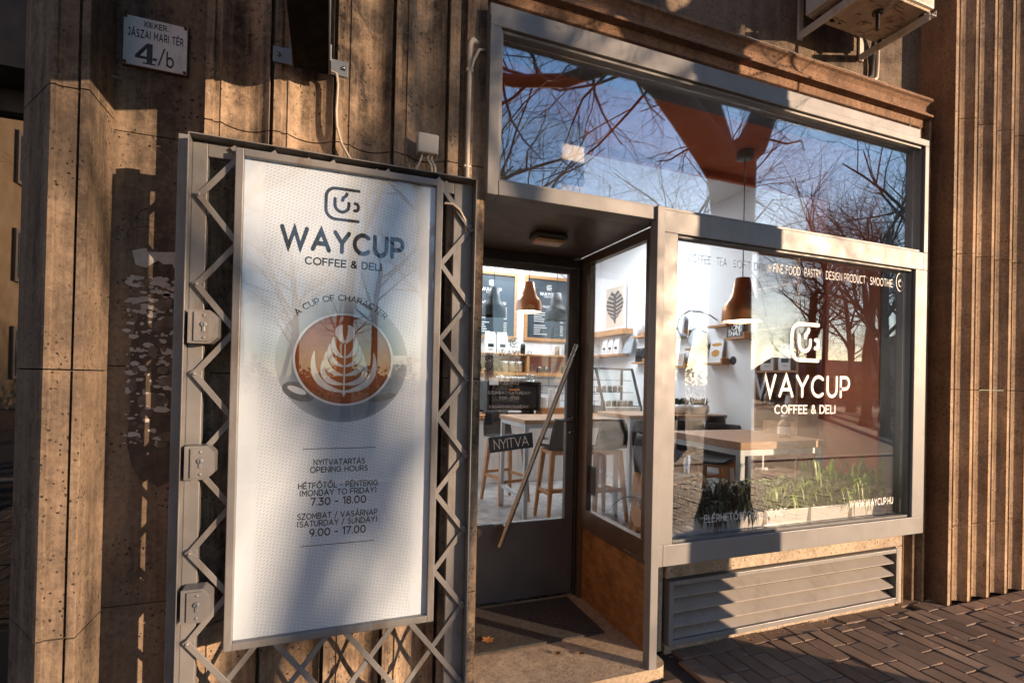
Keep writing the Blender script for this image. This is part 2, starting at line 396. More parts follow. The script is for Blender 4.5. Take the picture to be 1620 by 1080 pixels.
# ------------------------------------------------------------------ lettering: a stroke alphabet (cap height 1)
def arc(cx, cy, rx, ry, a0, a1, n=12):
    return [(cx+rx*math.cos(R(a0+(a1-a0)*i/n)), cy+ry*math.sin(R(a0+(a1-a0)*i/n))) for i in range(n+1)]
_A = [[(0,0),(.47,1),(.94,0)], [(.16,.32),(.78,.32)]]
_E = [[(.62,1),(0,1),(0,0),(.62,0)], [(0,.51),(.54,.51)]]
_O = [arc(.52,.5,.52,.5,90,450,28)]
G = {
'A':(.94,_A), 'Á':(.94,_A+[[(.45,1.14),(.60,1.32)]]), 'E':(.62,_E), 'É':(.62,_E+[[(.28,1.14),(.43,1.32)]]),
'B':(.70,[[(0,.52),(0,1),(.38,1)]+arc(.40,.76,.24,.24,90,-90)+[(0,.52)], [(0,.52),(.40,.52)]+arc(.42,.26,.28,.26,90,-90)+[(0,0),(0,.52)]]),
'C':(.88,[arc(.5,.5,.5,.5,48,312,22)]), 'D':(.84,[[(0,0),(0,1),(.34,1)]+arc(.34,.5,.50,.5,90,-90,18)+[(0,0)]]),
'F':(.60,[[(.60,1),(0,1),(0,0)], [(0,.50),(.52,.50)]]),
'G':(.94,[arc(.5,.5,.5,.5,48,318,22)+[(.90,.20),(.90,.5),(.55,.5)]]),
'H':(.74,[[(0,0),(0,1)],[(.74,0),(.74,1)],[(0,.5),(.74,.5)]]), 'I':(.0,[[(0,0),(0,1)]]),
'J':(.50,[[(.12,1),(.5,1),(.5,.28)]+arc(.25,.28,.25,.28,0,-150,8)]), 'K':(.70,[[(0,0),(0,1)],[(.66,1),(0,.38)],[(.26,.60),(.70,0)]]),
'L':(.56,[[(0,1),(0,0),(.56,0)]]), 'M':(.92,[[(0,0),(0,1),(.46,.32),(.92,1),(.92,0)]]), 'N':(.76,[[(0,0),(0,1),(.76,0),(.76,1)]]),
'O':(1.04,_O), 'Ö':(1.04,_O+[[(.36,1.18),(.36,1.22)],[(.68,1.18),(.68,1.22)]]), 'Ő':(1.04,_O+[[(.36,1.14),(.48,1.32)],[(.62,1.14),(.74,1.32)]]),
'Ó':(1.04,_O+[[(.48,1.14),(.62,1.32)]]),
'P':(.68,[[(0,0),(0,1),(.38,1)]+arc(.38,.70,.30,.30,90,-90)+[(0,.40)]]),
'R':(.70,[[(0,0),(0,1),(.38,1)]+arc(.38,.71,.29,.29,90,-90)+[(0,.42)], [(.40,.42),(.70,0)]]),
'S':(.64,[arc(.32,.75,.28,.25,38,270,12)+arc(.32,.25,.31,.25,90,-142,12)[1:]]), 'T':(.72,[[(0,1),(.72,1)],[(.36,1),(.36,0)]]),
'U':(.74,[[(0,1),(0,.37)]+arc(.37,.37,.37,.37,180,360,14)+[(.74,1)]]), 'V':(.90,[[(0,1),(.45,0),(.90,1)]]),
'W':(1.40,[[(0,1),(.36,0),(.70,.95),(1.04,0),(1.40,1)]]), 'X':(.76,[[(0,0),(.76,1)],[(0,1),(.76,0)]]),
'Y':(.82,[[(0,1),(.41,.45),(.82,1)],[(.41,.45),(.41,0)]]), 'Z':(.72,[[(0,1),(.72,1),(0,0),(.72,0)]]),
'0':(.72,[arc(.36,.5,.36,.5,90,450,22)]), '1':(.24,[[(0,.86),(.24,1),(.24,0)]]), '2':(.62,[arc(.31,.69,.30,.31,165,-35,12)+[(0,0),(.62,0)]]),
'3':(.62,[[(.02,1),(.56,1),(.26,.60)]+arc(.28,.30,.32,.30,90,-150,12)]), '4':(.74,[[(.55,0),(.55,1),(0,.28),(.74,.28)]]),
'5':(.62,[[(.54,1),(.08,1),(.04,.54),(.3,.58)]+arc(.30,.29,.31,.29,90,-145,12)]), '7':(.64,[[(0,1),(.64,1),(.22,0)]]),
'8':(.64,[arc(.32,.76,.26,.24,90,450,16),arc(.32,.27,.31,.27,90,450,16)]), '9':(.66,[arc(.33,.68,.31,.32,0,360,16),[(.64,.68),(.60,.35),(.34,0)]]),
'&':(.80,[[(.80,.02),(.16,.66)]+arc(.36,.80,.20,.20,200,-40,10)+[(.10,.42)]+arc(.32,.24,.30,.24,160,300,8)+[(.74,.42)]]),
'/':(.50,[[(0,-.1),(.50,1.1)]]), '-':(.36,[[(0,.42),(.36,.42)]]), '(':(.20,[arc(.34,.5,.34,.62,130,230,10)]), ')':(.20,[arc(-.14,.5,.34,.62,50,-50,10)]),
'.':(.0,[[(0,.02),(0,.05)]]), ':':(.0,[[(0,.06),(0,.09)],[(0,.58),(0,.61)]]), ' ':(.25,[]),
'b':(.55,[[(0,1),(0,0)],arc(.28,.3,.28,.3,180,540,16)]),
}
# the cup emblem: an open rounded square, a U-shaped cup, its handle, a curl of steam (unit square)
EMBLEM = [[(1,1),(.30,1)]+arc(.30,.70,.30,.30,90,180,8)+[(0,.30)]+arc(.30,.30,.30,.30,180,270,8)+[(1,0)],
          [(.27,.66),(.27,.48)]+arc(.485,.48,.215,.23,180,360,12)+[(.70,.56)],
          [(.63,.86),(.61,.79),(.52,.71),(.50,.63)], arc(.915,.46,.085,.12,105,-110,10)]
def ribbon(m, pts, w, T, y, rnd=True):
    """a stroke of width w along pts (2-D), T maps (x,z) to world x,z; lies at depth y"""
    q_ = [pts[0]]
    for p in pts[1:]:
        if (Vector(p)-Vector(q_[-1])).length > 1e-5: q_.append(p)
    pts = q_
    closed = len(pts) > 3 and (Vector(pts[0])-Vector(pts[-1])).length < 1e-6
    P = [Vector(p) for p in pts]
    if closed: P = P[:-1]
    n = len(P); L = []; Rr = []
    for i in range(n):
        a = P[i-1] if (closed or i > 0) else None; b = P[(i+1) % n] if (closed or i < n-1) else None
        d1 = (P[i]-a).normalized() if a is not None else None; d2 = (b-P[i]).normalized() if b is not None else None
        if d1 is None: d1 = d2
        if d2 is None: d2 = d1
        n1 = Vector((-d1.y, d1.x)); n2 = Vector((-d2.y, d2.x)); q = n1+n2
        if q.length < 1e-4: q = n1
        q.normalize(); k = 1/max(.38, q.dot(n1))
        L.append(P[i]+q*w/2*k); Rr.append(P[i]-q*w/2*k)
    vs = []; 
    for p in L+Rr: X, Z = T(p.x, p.y); vs.append((X, y, Z))
    fs = [(i, i+1, n+i+1, n+i) for i in range(n-1)]
    if closed: fs.append((n-1, 0, n, 2*n-1))
    m.add(vs, fs)
    if rnd and not closed:
        for end, nb in ((0, 1), (n-1, n-2)):
            d = (P[end]-P[nb]).normalized(); a0 = math.atan2(d.y, d.x)
            cp = [P[end]+Vector((math.cos(a0+t), math.sin(a0+t)))*w/2 for t in [R(90-180*k/8) for k in range(9)]]
            vs = []
            for p in cp: X, Z = T(p.x, p.y); vs.append((X, y, Z))
            m.add(vs, [tuple(range(9))])
def width(s, track): return sum(G[c][0] for c in s)+track*(len(s)-1)
def text(m, s, x, z, h, y, weight=.12, track=.22, align='l', ang=0.0, xs=1.0, rnd=True, fit=None):
    """s at (x,z) on a plane facing -Y; fit = total width to stretch to"""
    tw = width(s, track)
    if fit: xs = fit/(tw*h)
    x0 = -tw*xs*h*{'l':0, 'c':.5, 'r':1}[align]; k = 0
    for c in s:
        w, st = G[c]
        for p in st:
            k += 1
            def T(u, v, x0=x0):
                X = x0+u*h*xs; Z = v*h
                return x+X*math.cos(ang)-Z*math.sin(ang), z+X*math.sin(ang)+Z*math.cos(ang)
            ribbon(m, p, weight, T, y-.00012*(k % 4), rnd)
        x0 += (w+track)*h*xs
def arctext(m, s, cx, cz, rad, a_mid, h, y, weight=.12, track=.22):
    tw = width(s, track)*h; pos = -tw/2; k = 0
    for c in s:
        w, st = G[c]; mid = pos+w*h/2; th = R(a_mid)-mid/rad
        for p in st:
            k += 1
            def T(u, v):
                r = rad+v*h; t = th-(u-w/2)*h/rad
                return cx+r*math.cos(t), cz+r*math.sin(t)
            ribbon(m, p, weight, T, y-.00012*(k % 4))
        pos += (w+track)*h
def emblem(m, x, z, s, y, weight=.085):
    for i, p in enumerate(EMBLEM): ribbon(m, p, weight, lambda u, v: (x+u*s, z+v*s), y-.00012*i)

def tx(parent, mat, *a, **k):              # one line of writing = one part
    m = M(); text(m,*a,**k); return m.build('lettering', mat, parent)
def lg(parent, mat, *a):
    m = M(); emblem(m,*a); return m.build('logo', mat, parent)
# ------------------------------------------------------------------ the setting: ground, pavement, threshold
m = M(); m.box(-400, 400, -400, 60, -.9, -.06); struct(m.build('ground', MT['ground']))
m = M(); m.box(-14, 16, -3.2, 2.6, -.3, -.022); struct(m.build('pavement_bed', MT['joint']))
m = M(); m.box(-14, 16, -3.45, -3.205, -.3, .0); struct(m.build('kerb', MT['stone4'], bevel=.015))
m = M(); m.box(-60, 60, -9.5, -3.455, -.3, -.05); struct(m.build('road', MT['asphalt']))
rng = random.Random(3)
m = M(); PW, PL, PS = .2135, .211, .101
def paver(x0, x1, y0, y1):
    if x0 < 1.72 and y1 > 2.10 and x1 > .45: return
    m.cur = rng.random(); dz = rng.uniform(-.003, .003); g = .0028; c = .004; t = (rng.uniform(-.0025,.0025), rng.uniform(-.0025,.0025))
    x0 += g; x1 -= g; y0 += g; y1 -= g
    if y1-y0 < .03 or x1-x0 < .03: return
    vs = [(x0,y0,-.05),(x1,y0,-.05),(x1,y1,-.05),(x0,y1,-.05)]
    for ins, z in ((0,-c),(c,0)):
        for (a, b), (sx, sy) in (((x0+ins,y0+ins),(-1,-1)),((x1-ins,y0+ins),(1,-1)),((x1-ins,y1-ins),(1,1)),((x0+ins,y1-ins),(-1,1))):
            vs.append((a, b, z+dz+sx*t[0]+sy*t[1]))
    fs = [(8,9,10,11)]+[(i,(i+1)%4,4+(i+1)%4,4+i) for i in range(4)]+[(4+i,4+(i+1)%4,8+(i+1)%4,8+i) for i in range(4)]
    m.add(vs, fs)
wall_front = lambda x: 2.33 if 1.6 < x < 3.85 else (2.40 if 3.85 <= x < 4.06 else 2.195)
i0, i1 = int((-3-2.78)/PW)-1, int((8-2.78)/PW)
for i in range(i0, i1):
    x0 = 2.78+i*PW; ph = (2.056-i*PS) % PL
    y = -2.6+((ph+2.6) % PL)
    top = wall_front(x0+.1)-.102
    while y < top:
        y1 = min(y+PL, top)
        paver(x0, x0+PW/2, y, y1); paver(x0+PW/2, x0+PW, y, y1); y += PL
x = -3.0
while x < 8.0:
    wf = wall_front(x+.1); paver(x, x+.211, wf-.102, wf); x += .211
struct(m.build('pavement', MT['paver'], attr=True))
# threshold slab with a rounded front corner
c = [(.60,3.12),(.60,2.125),(1.60,2.125)]+[(1.61+.075*math.sin(R(a)), 2.20-.075*math.cos(R(a))) for a in (0,15,30,45,60,75,90)]+[(1.685,2.33),(1.685,3.12)]
m = M(); m.prism(c, -.05, .05); struct(m.build('threshold', MT['slab'], bevel=.008))

# ------------------------------------------------------------------ stone facade
ZJ = [0, .53, 1.5, 2.47, 3.44, 5.4]        # bed joints
bld = thing('stone_building', 'weathered stone building front with fluted pilasters around the cafe shopfront', 'building', (0,2.42,0))
def blocks(m, poly, zs=ZJ, gap=.0025):
    for a, b in zip(zs[:-1], zs[1:]): m.prism(poly, a+(gap if a else 0), b-gap)
def flutes(x0, n, period, Yf, depth, fil):
    """plan of a fluted pilaster, left to right: flat fillet, small step, concave flute, deep slot"""
    p = []
    for i in range(n):
        a = x0+i*period
        p += [(a, Yf), (a+fil*.55, Yf), (a+fil*.60, Yf+.010), (a+fil, Yf+.010), (a+fil+.004, Yf+.004)]
        w = period-fil-.022; b = a+fil+.004
        p += [(b+w*k/9, Yf+.006+depth*math.sin(math.pi*(k/9))**.8) for k in range(1, 10)]
        p += [(a+period-.016, Yf+.002), (a+period-.013, Yf+depth*1.2), (a+period-.002, Yf+depth*1.2)]
    return p
# left fluted pilaster (X -.46 .. .655)
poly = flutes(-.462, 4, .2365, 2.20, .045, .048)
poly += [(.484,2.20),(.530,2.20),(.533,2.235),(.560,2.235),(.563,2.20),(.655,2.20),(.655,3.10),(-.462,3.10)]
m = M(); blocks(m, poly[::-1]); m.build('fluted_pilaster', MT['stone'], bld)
m = M(); m.box(.6555, .6601, 2.203, 3.08, .0, 2.30); m.build('door_reveal', MT['jambwood'], bld)
# panel with the street plate, and the splayed corner pilaster
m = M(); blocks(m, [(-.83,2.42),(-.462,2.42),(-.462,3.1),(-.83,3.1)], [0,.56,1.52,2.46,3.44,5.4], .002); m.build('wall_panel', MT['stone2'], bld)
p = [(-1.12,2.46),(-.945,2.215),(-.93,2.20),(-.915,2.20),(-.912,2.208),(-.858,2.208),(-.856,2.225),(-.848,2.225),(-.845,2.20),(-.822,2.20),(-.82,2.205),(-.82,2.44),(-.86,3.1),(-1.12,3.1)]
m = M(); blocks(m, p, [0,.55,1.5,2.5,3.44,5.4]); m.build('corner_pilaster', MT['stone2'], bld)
# right pilaster
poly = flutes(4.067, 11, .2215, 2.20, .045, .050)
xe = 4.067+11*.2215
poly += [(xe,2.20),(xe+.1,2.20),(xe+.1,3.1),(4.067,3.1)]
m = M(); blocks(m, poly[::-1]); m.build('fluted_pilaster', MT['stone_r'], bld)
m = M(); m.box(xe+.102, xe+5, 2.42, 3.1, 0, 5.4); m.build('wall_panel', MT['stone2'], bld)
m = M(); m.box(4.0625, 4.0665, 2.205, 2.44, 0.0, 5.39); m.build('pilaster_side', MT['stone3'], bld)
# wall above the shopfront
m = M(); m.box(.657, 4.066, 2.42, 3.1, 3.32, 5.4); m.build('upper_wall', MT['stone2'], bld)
m = M(); m.box(2.985, 2.990, 2.4185, 2.43, 3.55, 5.4); m.build('wall_joint', MT['rust'], bld)
# moulded stone architrave: cornice over the shopfront and the right jamb
prof = [(2.42,3.56),(2.29,3.555),(2.285,3.535),(2.30,3.525),(2.315,3.50),(2.318,3.47),(2.30,3.445),(2.285,3.435),(2.285,3.42),(2.33,3.415),(2.33,3.36),(2.36,3.35),(2.42,3.33)]
m = M(); m.prism(prof, .657, 3.985, 'x'); m.build('cornice', MT['stone3'], bld, bevel=.003)
j = [(3.80,2.50),(3.80,2.33),(3.812,2.326),(3.816,2.40),(3.86,2.43),(3.905,2.41),(3.915,2.335),(3.93,2.33),(3.934,2.40),(3.95,2.425),(3.962,2.40),(3.968,2.30),(3.982,2.295),(3.988,2.36),(4.02,2.42),(4.062,2.43),(4.062,2.50)]
m = M(); m.prism(j, 0, 3.40); m.build('architrave', MT['stone2'], bld, bevel=.002)
# low wall under the window
m = M(); m.box(1.69, 1.79, 2.33, 2.44, 0, .554); m.box(1.81, 3.80, 2.33, 2.44, .40, .554); m.box(3.735, 3.80, 2.33, 2.44, 0, .398); m.box(1.81, 3.733, 2.33, 2.44, -.05, .028); m.box(1.70, 3.80, 2.43, 2.5, 0, .554)
m.build('low_wall', MT['stone4'], bld, bevel=.006)
m = M(); m.box(-1.118, -1.114, 2.47, 3.6, 0, 5.4); m.build('reveal', MT['black'], bld)

# the neighbouring entrance at the far left: dark lintel, frame and a glass door that mirrors the square
ent = thing('entrance_door', 'dark recessed entrance with a glass door at the far left edge', 'door', (-1.7,2.7,0))
m = M(); m.box(-4, -1.12, 2.47, 2.9, 2.66, 5.4); m.build('lintel', MT['black'], ent)
m = M(); m.box(-1.19, -1.12, 2.66, 2.76, 0, 2.658); m.box(-4, -1.19, 2.66, 2.76, 2.56, 2.658); m.box(-4, -1.19, 2.66, 2.76, 0, .42); m.box(-1.95,-1.86,2.66,2.76,.42,2.56); m.build('door_frame', MT['black'], ent, bevel=.004)
m = M(); m.box(-4, -1.19, 2.70, 2.706, .42, 2.56); m.build('glass', glassmat('entrance_glass', .14, (.05,.05,.05)), ent)
m = M(); m.box(-4, -1.12, 2.9, 2.95, 0, 2.6); m.build('back_panel', MT['black'], ent)

# ------------------------------------------------------------------ shopfront: projecting metal window box, recess, door
sf = thing('shopfront', 'grey metal shopfront with transom, display window and recessed glass door', 'shopfront', (1.6,2.14,.05))
FR = MT['frame']
m = M()
m.box(.653,.705,2.14,2.25,2.332,3.095)                              # left stile of the transom
m.box(.653,3.694,2.14,2.25,3.095,3.137)                             # head
m.box(.705,1.555,2.137,2.25,2.332,2.398)                            # door lintel
m.box(1.60,3.655,2.14,2.25,2.277,2.392)                             # mid rail
m.box(3.655,3.694,2.14,2.25,2.392,3.095)                            # right stile, upper
m.box(3.578,3.694,2.14,2.25,.664,2.277)                             # right stile, lower
m.box(3.655,3.694,2.14,2.25,2.277,2.392)
m.box(1.64,3.694,2.14,2.25,.554,.664)                               # sill rail
m.box(1.60,1.697,2.14,2.25,.664,2.277); m.box(1.60,1.64,2.14,2.25,.554,.664)
wf_ = m.build('window_frame', FR, sf, bevel=.003)
m = M(); m.box(.652,3.612,2.146,2.30,3.1375,3.197); m.build('fascia', FR, sf, bevel=.003)
m = M(); m.box(1.553,1.5995,2.120,2.175,.05,2.40); m.build('corner_post', FR, sf, bevel=.003)
m = M()                                                            # inner beads
def bead(x0,x1,z0,z1,y0=2.158,y1=2.192,w=.014):
    m.box(x0,x0+w,y0,y1,z0,z1); m.box(x1-w,x1,y0,y1,z0,z1); m.box(x0+w,x1-w,y0,y1,z1-w,z1); m.box(x0+w,x1-w,y0,y1,z0,z0+w)
bead(.7055,3.6545,2.3985,3.0945); m.build('glazing_bead', FR, sf, bevel=.002)
m = M(); bead(1.6975,3.5775,.6645,2.2765); m.build('glazing_bead', MT['gate_dark'], sf, bevel=.002)
m = M(); m.box(.6535,.66,2.25,2.42,2.332,3.195); m.box(3.687,3.694,2.25,2.42,.555,3.195); m.box(1.60,3.687,2.25,2.44,.548,.5535); m.box(.66,3.69,2.25,2.42,3.137,3.195)
m.build('side_cladding', MT['gate_dark'], sf)
m = M(); m.box(.719,3.641,2.200,2.206,2.4125,3.0805); trp = m.build('transom_pane', MT['transomglass'], sf)
m = M(); m.box(1.7115,3.5635,2.200,2.206,.6785,2.2625); win = m.build('window_pane', MT['glass'], sf)
# recess: ceiling, side screen with its glass and timber panel
m = M(); m.box(.662,1.60,2.20,3.10,2.333,2.36); m.box(.66,.6625,2.2,3.1,2.30,2.333); m.build('recess_ceiling', MT['recess'], sf)
m = M(); m.box(1.606,1.646,2.19,3.02,2.272,2.332); m.box(1.606,1.646,2.19,3.02,.53,.658); m.box(1.606,1.646,2.19,2.290,.658,2.272); m.box(1.606,1.646,2.90,3.02,.658,2.272); m.box(1.606,1.646,2.98,3.02,.05,.53)
m.build('side_screen_frame', MT['bronze'], sf, bevel=.003)
m = M(); m.box(1.628,1.634,2.290,2.90,.658,2.272); sidep = m.build('side_pane', MT['doorglass'], sf)
m = M(); m.box(1.632,1.655,2.28,2.98,.05,.53); m.build('timber_panel', MT['plywood'], sf)
for z in (.70,1.45):
    m = M(); m.box(1.604,1.607,2.195,2.215,z,z+.08); m.build('hinge', MT['black'], sf)
# door head and fixed frame
m = M(); m.box(.66,1.646,3.03,3.12,2.268,2.333); m.box(.66,.705,3.03,3.12,.05,2.268); m.box(1.592,1.646,3.03,3.12,.05,2.268); m.build('door_frame', MT['black'], sf, bevel=.004)
dr = M(); dr.box(.708,.80,3.045,3.085,.07,2.262); dr.box(1.525,1.588,3.045,3.085,.07,2.262); dr.box(.80,1.525,3.045,3.085,2.225,2.262); dr.box(.80,1.525,3.045,3.085,.07,.572)
door = dr.build('glass_door', MT['doorgrey'], sf, bevel=.004)
m = M(); m.box(.80,1.525,3.060,3.066,.572,2.225); m.build('door_pane', MT['doorglass'], door)
m = M(); m.tube([(1.555,2.972,1.742),(1.039,2.972,.447)],.0165,14); m.tube([(1.542,2.972,1.70),(1.556,3.046,1.70)],.009,8); m.tube([(1.09,2.972,.56),(1.09,3.046,.56)],.009,8)
m.build('pull_handle', MT['steel'], door)
m = M(); m.tube([(1.555,3.046,1.238),(1.555,3.0,1.238),(1.54,2.99,1.238),(1.41,2.99,1.243)],.009,10); m.lathe([(0,-.012),(.02,-.012),(.02,0)],(1.555,3.044,1.238),16,axis='y'); m.lathe([(0,-.008),(.012,-.008),(.014,0)],(1.555,3.044,1.15),16,axis='y')
m.build('lever_handle', MT['steel'], door)
m = M(); m.box(1.02,1.12,3.035,3.046,.545,.568); m.build('push_plate', MT['bronze'], door)
m = M(); m.box(.71,1.586,3.03,3.046,.062,.074); m.build('bottom_seal', MT['steel'], door)

# door lettering (dark name, pale opening hours)
yy = 3.058; GV, WV = MT['grey_vinyl'], MT['white_vinyl']
tx(door,GV,'WAYCUP',1.035,1.655,.033,yy,.13,.30); lg(door,GV,1.115,1.715,.055,yy); tx(door,GV,'COFFEE & DELI',1.06,1.625,.014,yy,.12,.25)
for s_, z_ in (('HÉTFŐ-PÉNTEK/WEEKDAYS',1.50),('7:30-18:00',1.468),('SZOMBAT/SATURDAY',1.405),('9:00 -17:00',1.373),('VASÁRNAP/SUNDAY',1.315),('9:00 -17:00',1.283)):
    tx(door,WV,s_,1.115,z_,.0175,yy,.12,.28,'c')
# window lettering
yw = 2.1985
for s_,pa,pb,py,h,c_ in (('COFFEE',1089,1124,408,.040,GV),('TEA',1134,1150,411,.040,GV),('SOFT DRINK',1160,1222,416,.040,GV),('FINE FOOD',1224,1266,425,.046,WV),('PASTRY',1273,1299,432,.046,WV),('DESIGN PRODUCT',1307,1369,437,.046,WV),('SMOOTHIE',1377,1412,442,.046,WV)):
    x_ = onY(pa,py,yw).x; tx(win,c_,s_,x_,2.158,h,yw,.088,.30,fit=onY(pb,py,yw).x-x_)
tx(win,WV,'ELÉRHETŐSÉG/CONTACT',1.955,.742,.038,yw,.115,.30,fit=.60)
m = M(); p0 = (3.525,2.197); bt_ = lambda u,v: (p0[0]+u*.042, p0[1]+v*.060)
ribbon(m, arc(0,0,1,1,0,360,30), .09, bt_, yw); ribbon(m, [(-.45,.1),(-.45,-.1)]+arc(0,-.1,.45,.4,180,360,10)+[(.45,.1),(-.45,.1)], .09, bt_, yw-.0003); ribbon(m, [(-.2,.3),(0,.2),(.2,.45)], .09, bt_, yw-.0003)
m.build('logo', WV, win)
lg(win,WV,2.573,1.655,.215,yw,.105)
tx(win,WV,'WAYCUP',2.300,1.440,.118,yw,.165,.34,fit=.760); tx(win,WV,'COFFEE & DELI',2.450,1.338,.046,yw,.17,.30,fit=.49); tx(win,WV,'WWW.WAYCUP.HU',3.085,.748,.040,yw,.15,.30,fit=.40)
# stickers on the side screen
def side_pt(px, py): return onX(px, py, 1.624)
m = M(); a = side_pt(931,735); b = side_pt(941,785); m.box(1.6255,1.6275,b.y,a.y,b.z,a.z); m.build('sticker', paint('blue_sticker',(.03,.13,.19),.4), sidep)
m = M(); m.box(1.6235,1.6253,b.y+.006,a.y-.006,b.z+.008,a.z-.008); m.build('sticker', MT['black'], sidep)
cc = side_pt(1007,817); m = M(); m.prism([(cc.y+.055*math.cos(t), cc.z+.055*math.sin(t)) for t in [k*math.pi/16 for k in range(32)]],1.6255,1.6275,'x'); m.build('sticker', paint('round_sticker',(.50,.42,.36),.5), sidep)

# things fixed in or lying in the recess
m = M(); m.box(1.065,1.265,2.545,2.665,2.300,2.3325); base = thing('bulkhead_lamp','small square ceiling lamp under the recess roof','lamp',(1.165,2.605,2.333))
m.build('lamp_base', MT['black'], base, bevel=.012)
m = M(); m.box(1.078,1.252,2.558,2.652,2.278,2.2995); m.build('lamp_cover', paint('amber_cover',(.42,.27,.15),.35), base, bevel=.01)
m = M(); m.box(.70,1.535,2.515,3.005,.0505,.062); solo(m,'door_mat',MT['mat'],'dark bristle mat on the threshold before the glass door','door mat',(1.1,2.76,.0505),bevel=.004)
def leaf(m, c, s, ang, curl=.25):
    o = [(0,-1),(.35,-.45),(.75,-.5),(.55,0),(.8,.4),(.3,.45),(0,1),(-.3,.45),(-.8,.4),(-.55,0),(-.75,-.5),(-.35,-.45)]
    ca, sa = math.cos(ang), math.sin(ang)
    vs = [(c[0],c[1],c[2]+s*.10)]+[(c[0]+s*(x*ca-y*sa), c[1]+s*(x*sa+y*ca), c[2]+.004+s*curl*(x*x+y*y)*.5) for x, y in o]
    m.add(vs, [(0,1+i,1+(i+1)%12) for i in range(12)])
m = M(); leaf(m,(.86,2.62,.064),.04,.6); solo(m,'fallen_leaf',MT['leafbrown'],'curled orange leaf lying on the door mat','leaf',(.86,2.62,.062),solid=.0012)
for k,(x,y,lab,grp) in enumerate(((1.30,2.36,'dark crumpled leaf on the bare stone between mat and post','a'),(1.18,2.40,'small dark leaf on the stone right in front of the mat','b'))):
    m = M(); leaf(m,(x,y,.052),.022,1.3*k+.4,.5); solo(m,'fallen_leaf',MT['rust'],lab,'leaf',(x,y,.051),solid=.0012)

# ventilation grille under the window
vg = thing('vent_grille','wide painted metal louvre grille set in the low wall under the window','grille',(2.77,2.31,.03))
m = M(); x0,x1,z0,z1,ya,yb = 1.817,3.733,.030,.392,2.305,2.36
m.box(x0,x0+.030,ya,yb,z0,z1); m.box(x1-.030,x1,ya,yb,z0,z1); m.box(x0+.03,x1-.03,ya,yb,z1-.026,z1); m.box(x0+.03,x1-.03,ya,yb,z0,z0+.030); m.build('grille_frame', FR, vg, bevel=.003)
for k in range(4):
    z = .340-.083*k
    m = M(); m.prism([(2.372,z+.004),(2.372,z),(2.318,z-.046),(2.313,z-.046),(2.313,z-.040)], x0+.032, x1-.045, 'x'); m.build('louvre', paint('louvre_paint%d'%k,(.285,.262,.24),.5,.05,4,.1,.1,90,dirt=(.225,.195,.165)), vg)
m = M(); m.box(x0+.01,x1-.01,2.415,2.425,z0,z1); m.build('grille_back', MT['black'], vg)

# ------------------------------------------------------------------ street plate
pl = thing('street_plate','white enamel street plate with black lettering screwed to the stone panel','sign',(-.683,2.42,2.72))
m = M(); m.box(-.797,-.570,2.408,2.4195,2.722,2.926); m.build('plate', MT['rust'], pl, bevel=.002)
m = M(); m.box(-.793,-.574,2.4045,2.4078,2.726,2.922); m.build('enamel_face', MT['enamel'], pl, bevel=.0015)
m = M(); y = 2.4040
tx(pl,MT['ink'],'XIII.KER.',-.683,2.888,.020,y,.22,.34,'c',fit=.082)
tx(pl,MT['ink'],'JÁSZAI MARI TÉR',-.683,2.842,.028,y,.22,.40,'c',fit=.188)
m.poly([(-.693,2.744),(-.693,2.822),(-.713,2.822),(-.752,2.768),(-.752,2.757),(-.7125,2.757),(-.7125,2.768),(-.735,2.768),(-.7128,2.801),(-.7128,2.744)][::-1],y)
m.poly([(-.6925,2.757),(-.678,2.757),(-.678,2.768),(-.6925,2.768)],y); m.poly([(-.726,2.738),(-.682,2.738),(-.682,2.7438),(-.726,2.7438)],y)
ribbon(m,[(-.672,2.742),(-.652,2.815)],.0055,lambda u,v:(u,v),y,False)
text(m,'b',-.643,2.744,.062,y,.15,.2,rnd=False,xs=.62)
m.build('lettering', MT['ink'], pl)
for x,z in ((-.786,2.915),(-.581,2.915),(-.786,2.733),(-.581,2.733)):
    m = M(); m.lathe([(0,-.004),(.006,-.004),(.006,0)],(x,2.4045,z),10,axis='y'); m.build('screw', MT['rust'], pl)
m = M(); m.tube([(-.826,2.419,2.665),(-.826,2.39,2.665),(-.815,2.385,2.655),(-.80,2.40,2.655),(-.80,2.42,2.655)],.005,6)
solo(m,'wall_hook',MT['bracket'],'tiny metal hook in the stone under the street plate','hook',(-.813,2.42,2.655))

# torn poster remains on the panel
def jag(cx,cz,w,h,n,r):
    return [(cx+w*(1+r.uniform(-.35,.25))*math.cos(t), cz+h*(1+r.uniform(-.35,.25))*math.sin(t)) for t in [2*math.pi*k/n for k in range(n)]]
rp = random.Random(11)
m = M(); o = [(-.748,1.985),(-.70,2.0),(-.695,1.985),(-.64,1.99),(-.56,2.0),(-.557,1.985),(-.575,1.93),(-.60,1.925),(-.61,1.945),(-.64,1.94),(-.66,1.955),(-.70,1.92),(-.735,1.93)]
m.prism(o,2.4165,2.4195,'y'); t1 = solo(m,'torn_poster',MT['paper'],'largest white scrap of torn poster on the stone panel','paper scrap',(-.65,2.42,1.92))
m = M()
for r_ in range(3):
    x = -.66
    while x < -.585:
        L = rp.uniform(.006,.014); ribbon(m,[(x,1.978-.011*r_),(x+L,1.979-.011*r_)],.003,lambda u,v:(u,v),2.4160,False); x += L+.005
m.build('faded_print', MT['glue'], t1)
m = M(); pm = thing('poster_remains','patch of dark glue and shredded poster paper on the stone panel','poster',(-.66,2.42,1.02))
m.prism([(-.73,1.115),(-.70,1.06),(-.665,1.05),(-.64,1.03),(-.61,1.045),(-.57,1.05),(-.548,1.10),(-.545,1.34),(-.56,1.62),(-.60,1.72),(-.66,1.76),(-.72,1.74),(-.745,1.60),(-.74,1.35),(-.75,1.22)],2.4175,2.4195,'y')
m.build('glue_stain', MT['glue'], pm)
